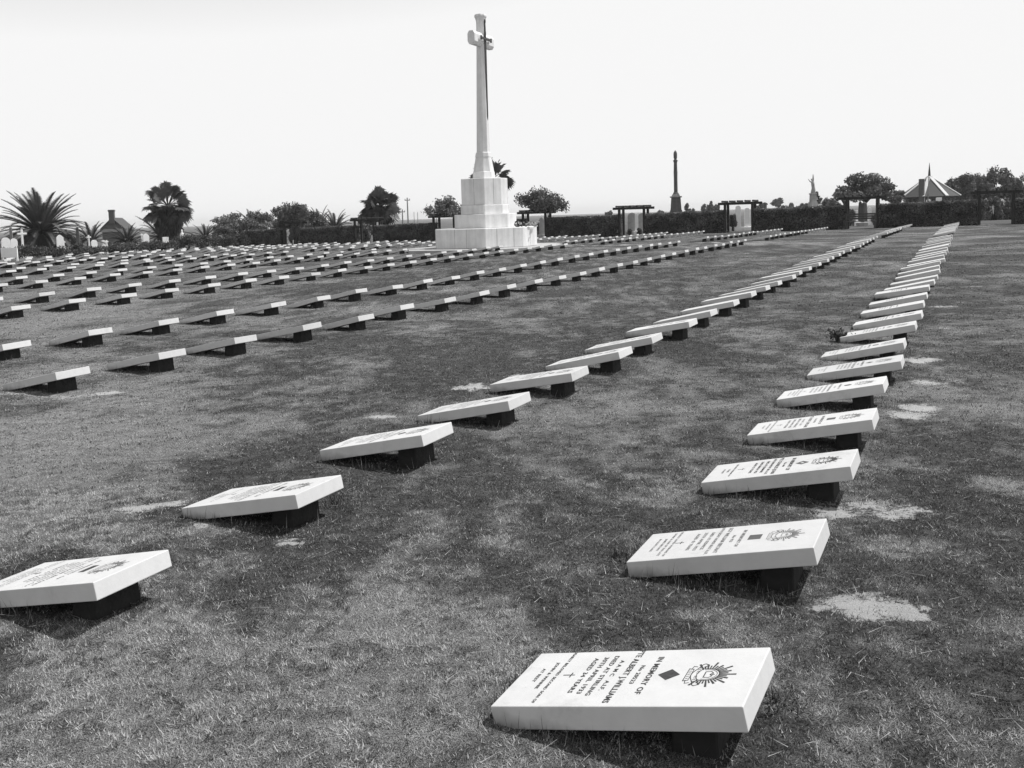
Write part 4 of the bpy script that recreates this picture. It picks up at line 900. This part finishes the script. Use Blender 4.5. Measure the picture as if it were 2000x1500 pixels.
headstone(9, 464, YL, 8, 'round', 'pale rounded headstone at the left frame edge'); headstone(25, 466, YL+1, 6.5, 'round', 'pale rounded headstone between the frame edge and the big cross')
obelisk(21, 441, YL+2, 3, 'slim grey obelisk behind the pale headstones at the left edge')
headstone(115.5, 458.5, YL, 6.5, 'point', 'tall white pointed headstone below the huge date palm', rz=.2)
stone_cross(123, 470, YL+3, 3.0, 'tiny white cross just right of the tall pointed headstone', plinth=.6)
obelisk(151, 442, YL+1, 3.4, 'dark grey obelisk left of the small date palm', 'darkstone')
stone_cross(172, 459, YL+1, 4.3, 'slender white cross with thin arms before the small date palm', aw_=.085, plinth=.35)
headstone(182, 468.5, YL+2, 6, 'round', 'rounded white headstone right of the slender cross'); headstone(200, 469, YL+3, 5, 'round', 'rounded white headstone left of a thin cross'); stone_cross(206.5, 469, YL+1, 3.2, 'thin white leaning cross between two white stones', aw_=.08, plinth=.4)
headstone(221, 477, YL+1, 4.8, 'flat', 'low square pale headstone under the bushy date palm'); headstone(238, 474, YL, 6, 'taper', 'white tapered stone block right of the square pale headstone'); headstone(257, 477, YL+2, 3.2, 'flat', 'small white square stone, left one of a pair'); headstone(267, 477, YL+2, 4.2, 'taper', 'small white tapered stone, right one of a pair')
headstone(284, 456, YL+1, 6, 'point', 'tall white pointed headstone left of the skirted fan palm', rz=.2); stone_cross(275.5, 456, YL+4, 3, 'thin white cross touching the tall pointed headstone', aw_=.08, plinth=.5)
headstone(322, 463, YL+4, 6, 'flat', 'small ornate white stone at the foot of the skirted fan palm'); headstone(409.5, 456, YL+8, 3.4, 'taper', 'tiny white finial stone showing above the left shrubs'); headstone(525, 444, 82, 2.2, 'taper', 'tiny white finial above the short left hedge')
headstone(691, 430, 82, 3.2, 'point', 'small white stone left of the plain pergola'); headstone(739, 434, 82, 3.4, 'taper', 'small white stone right of the plain pergola')
# veiled statue
Y = YH(355)+1; b = base_under(355, Y); root = empty('veiled_statue', b, 0, 'white veiled statue standing right of the skirted fan palm', 'statue'); h_ = ztop(355, 448, Y, b)
m = MB(); m.box((0, 0, .2), (.6, .5, .7)); m.build('plinth', M['white'], root, bevel=.02)
m = MB(); m.lathe((0, 0, 0), [(.22, .5), (.2, h_*.55), (.17, h_*.72), (.15, h_*.80), (.06, h_*.86), (.07, h_*.91), (.06, h_*.96), (.02, h_)], 14); m.build('figure', M['white'], root, smooth=True)
# framed by the pergolas right of the cross
for px, yt, hf, kd, mt_, Y, lab in [(1234.5, 415, 8, 'round', 'palestone', 70, 'broad pale rounded headstone, left one framed by the pergola'), (1243.5, 417, 3, 'round', 'white', 69.5, 'narrow bright white stone between the two rounded headstones'), (1254, 416, 7.5, 'round', 'palestone', 70, 'broad pale rounded headstone, right one framed by the pergola'),
                                   (1442, 401, 4.8, 'round', 'white', 66, 'tall white rounded stone, left one in the two-stone pergola'), (1459, 405.5, 4.8, 'round', 'white', 66, 'tall white rounded stone, right one in the two-stone pergola'), (1467, 408, 2.2, 'flat', 'white', 68, 'narrow white stone tight right of the two tall stones'),
                                   (1058, 424, 5, 'point', 'palestone', 76, 'pale pointed headstone under the vine-topped pergola'), (1070, 424, 4, 'taper', 'white', 74, 'bright tapered stone under the vine-topped pergola'),
                                   (1603, 398.5, 4.2, 'flat', 'white', 88, 'small white block stone right of the angel statue'), (1616, 393, 4.6, 'flat', 'white', 88, 'larger white block stone farther right of the angel statue'),
                                   (1813, 389, 4.2, 'round', 'white', 66, 'white rounded headstone top above hedge at the leaning pole'), (1833, 386, 5.2, 'flat', 'white', 66, 'white square headstone top above hedge before the pavilion'),
                                   (1698, 404, 3.0, 'point', 'white', 66, 'white niche-shaped stone seen through the bench pergola'), (1672.5, 411, 2.6, 'flat', 'white', 66, 'bright small stone seen low through the bench pergola'), (1684, 434, 5, 'flat', 'palestone', 63.5, 'low pale kerb stone seen behind the park bench')]:
    headstone(px, yt, Y, hf, kd, lab, mt_, rz=.1)
obelisk(1680, 393, 74, 3, 'dark pointed obelisk seen through the bench pergola', 'darkstone')
obelisk(1688, 394, 72, 4.5, 'dark broad pointed stone right of the obelisk under the bench pergola', 'darkstone')
for px, lab in ((1230.5, 'round clipped pot plant at the left of the pergola opening'), (1249, 'round clipped pot plant at the right of the pergola opening')):
    b = base_under(px, 66.5); bush('pot_plant', b, .26, .48, lab, 'plant', 900, .07, 'pot plants in the pergola opening')
# white sign board on legs at the left
b = gpix(19.5, 513); Y = b[1]; root = empty('sign_board', b, 0, 'blank white sign board on two legs at the left end of the rows', 'sign'); zz = lambda py: ztop(19.5, py, Y, b); hw = px_m(16, Y)
m = MB(); m.box((0, 0, (zz(484)+zz(503))/2), (hw*2, .05, zz(484)-zz(503))); m.build('panel', M['white'], root, bevel=.006)
for sx in (-1, 1): m = MB(); m.box((sx*(hw-.05), .03, zz(486)/2-.1), (.09, .07, zz(486)+.2)); m.build('leg', M['white'], root, bevel=.006)

# ------------------------------------------------------------------ air
hm = bpy.data.materials.new('haze'); hm.use_nodes = True; hn = hm.node_tree; hn.nodes.clear()
pv = hn.nodes.new('ShaderNodeVolumePrincipled'); ho = hn.nodes.new('ShaderNodeOutputMaterial')
pv.inputs['Color'].default_value = (.99, .99, .99, 1); pv.inputs['Density'].default_value = .00028; pv.inputs['Anisotropy'].default_value = .2
hn.links.new(pv.outputs[0], ho.inputs['Volume'])
m = MB(); m.box((0, 1480, 5.0), (6400, 3200, 20)); tag(m.build('haze', hm), kind='stuff')
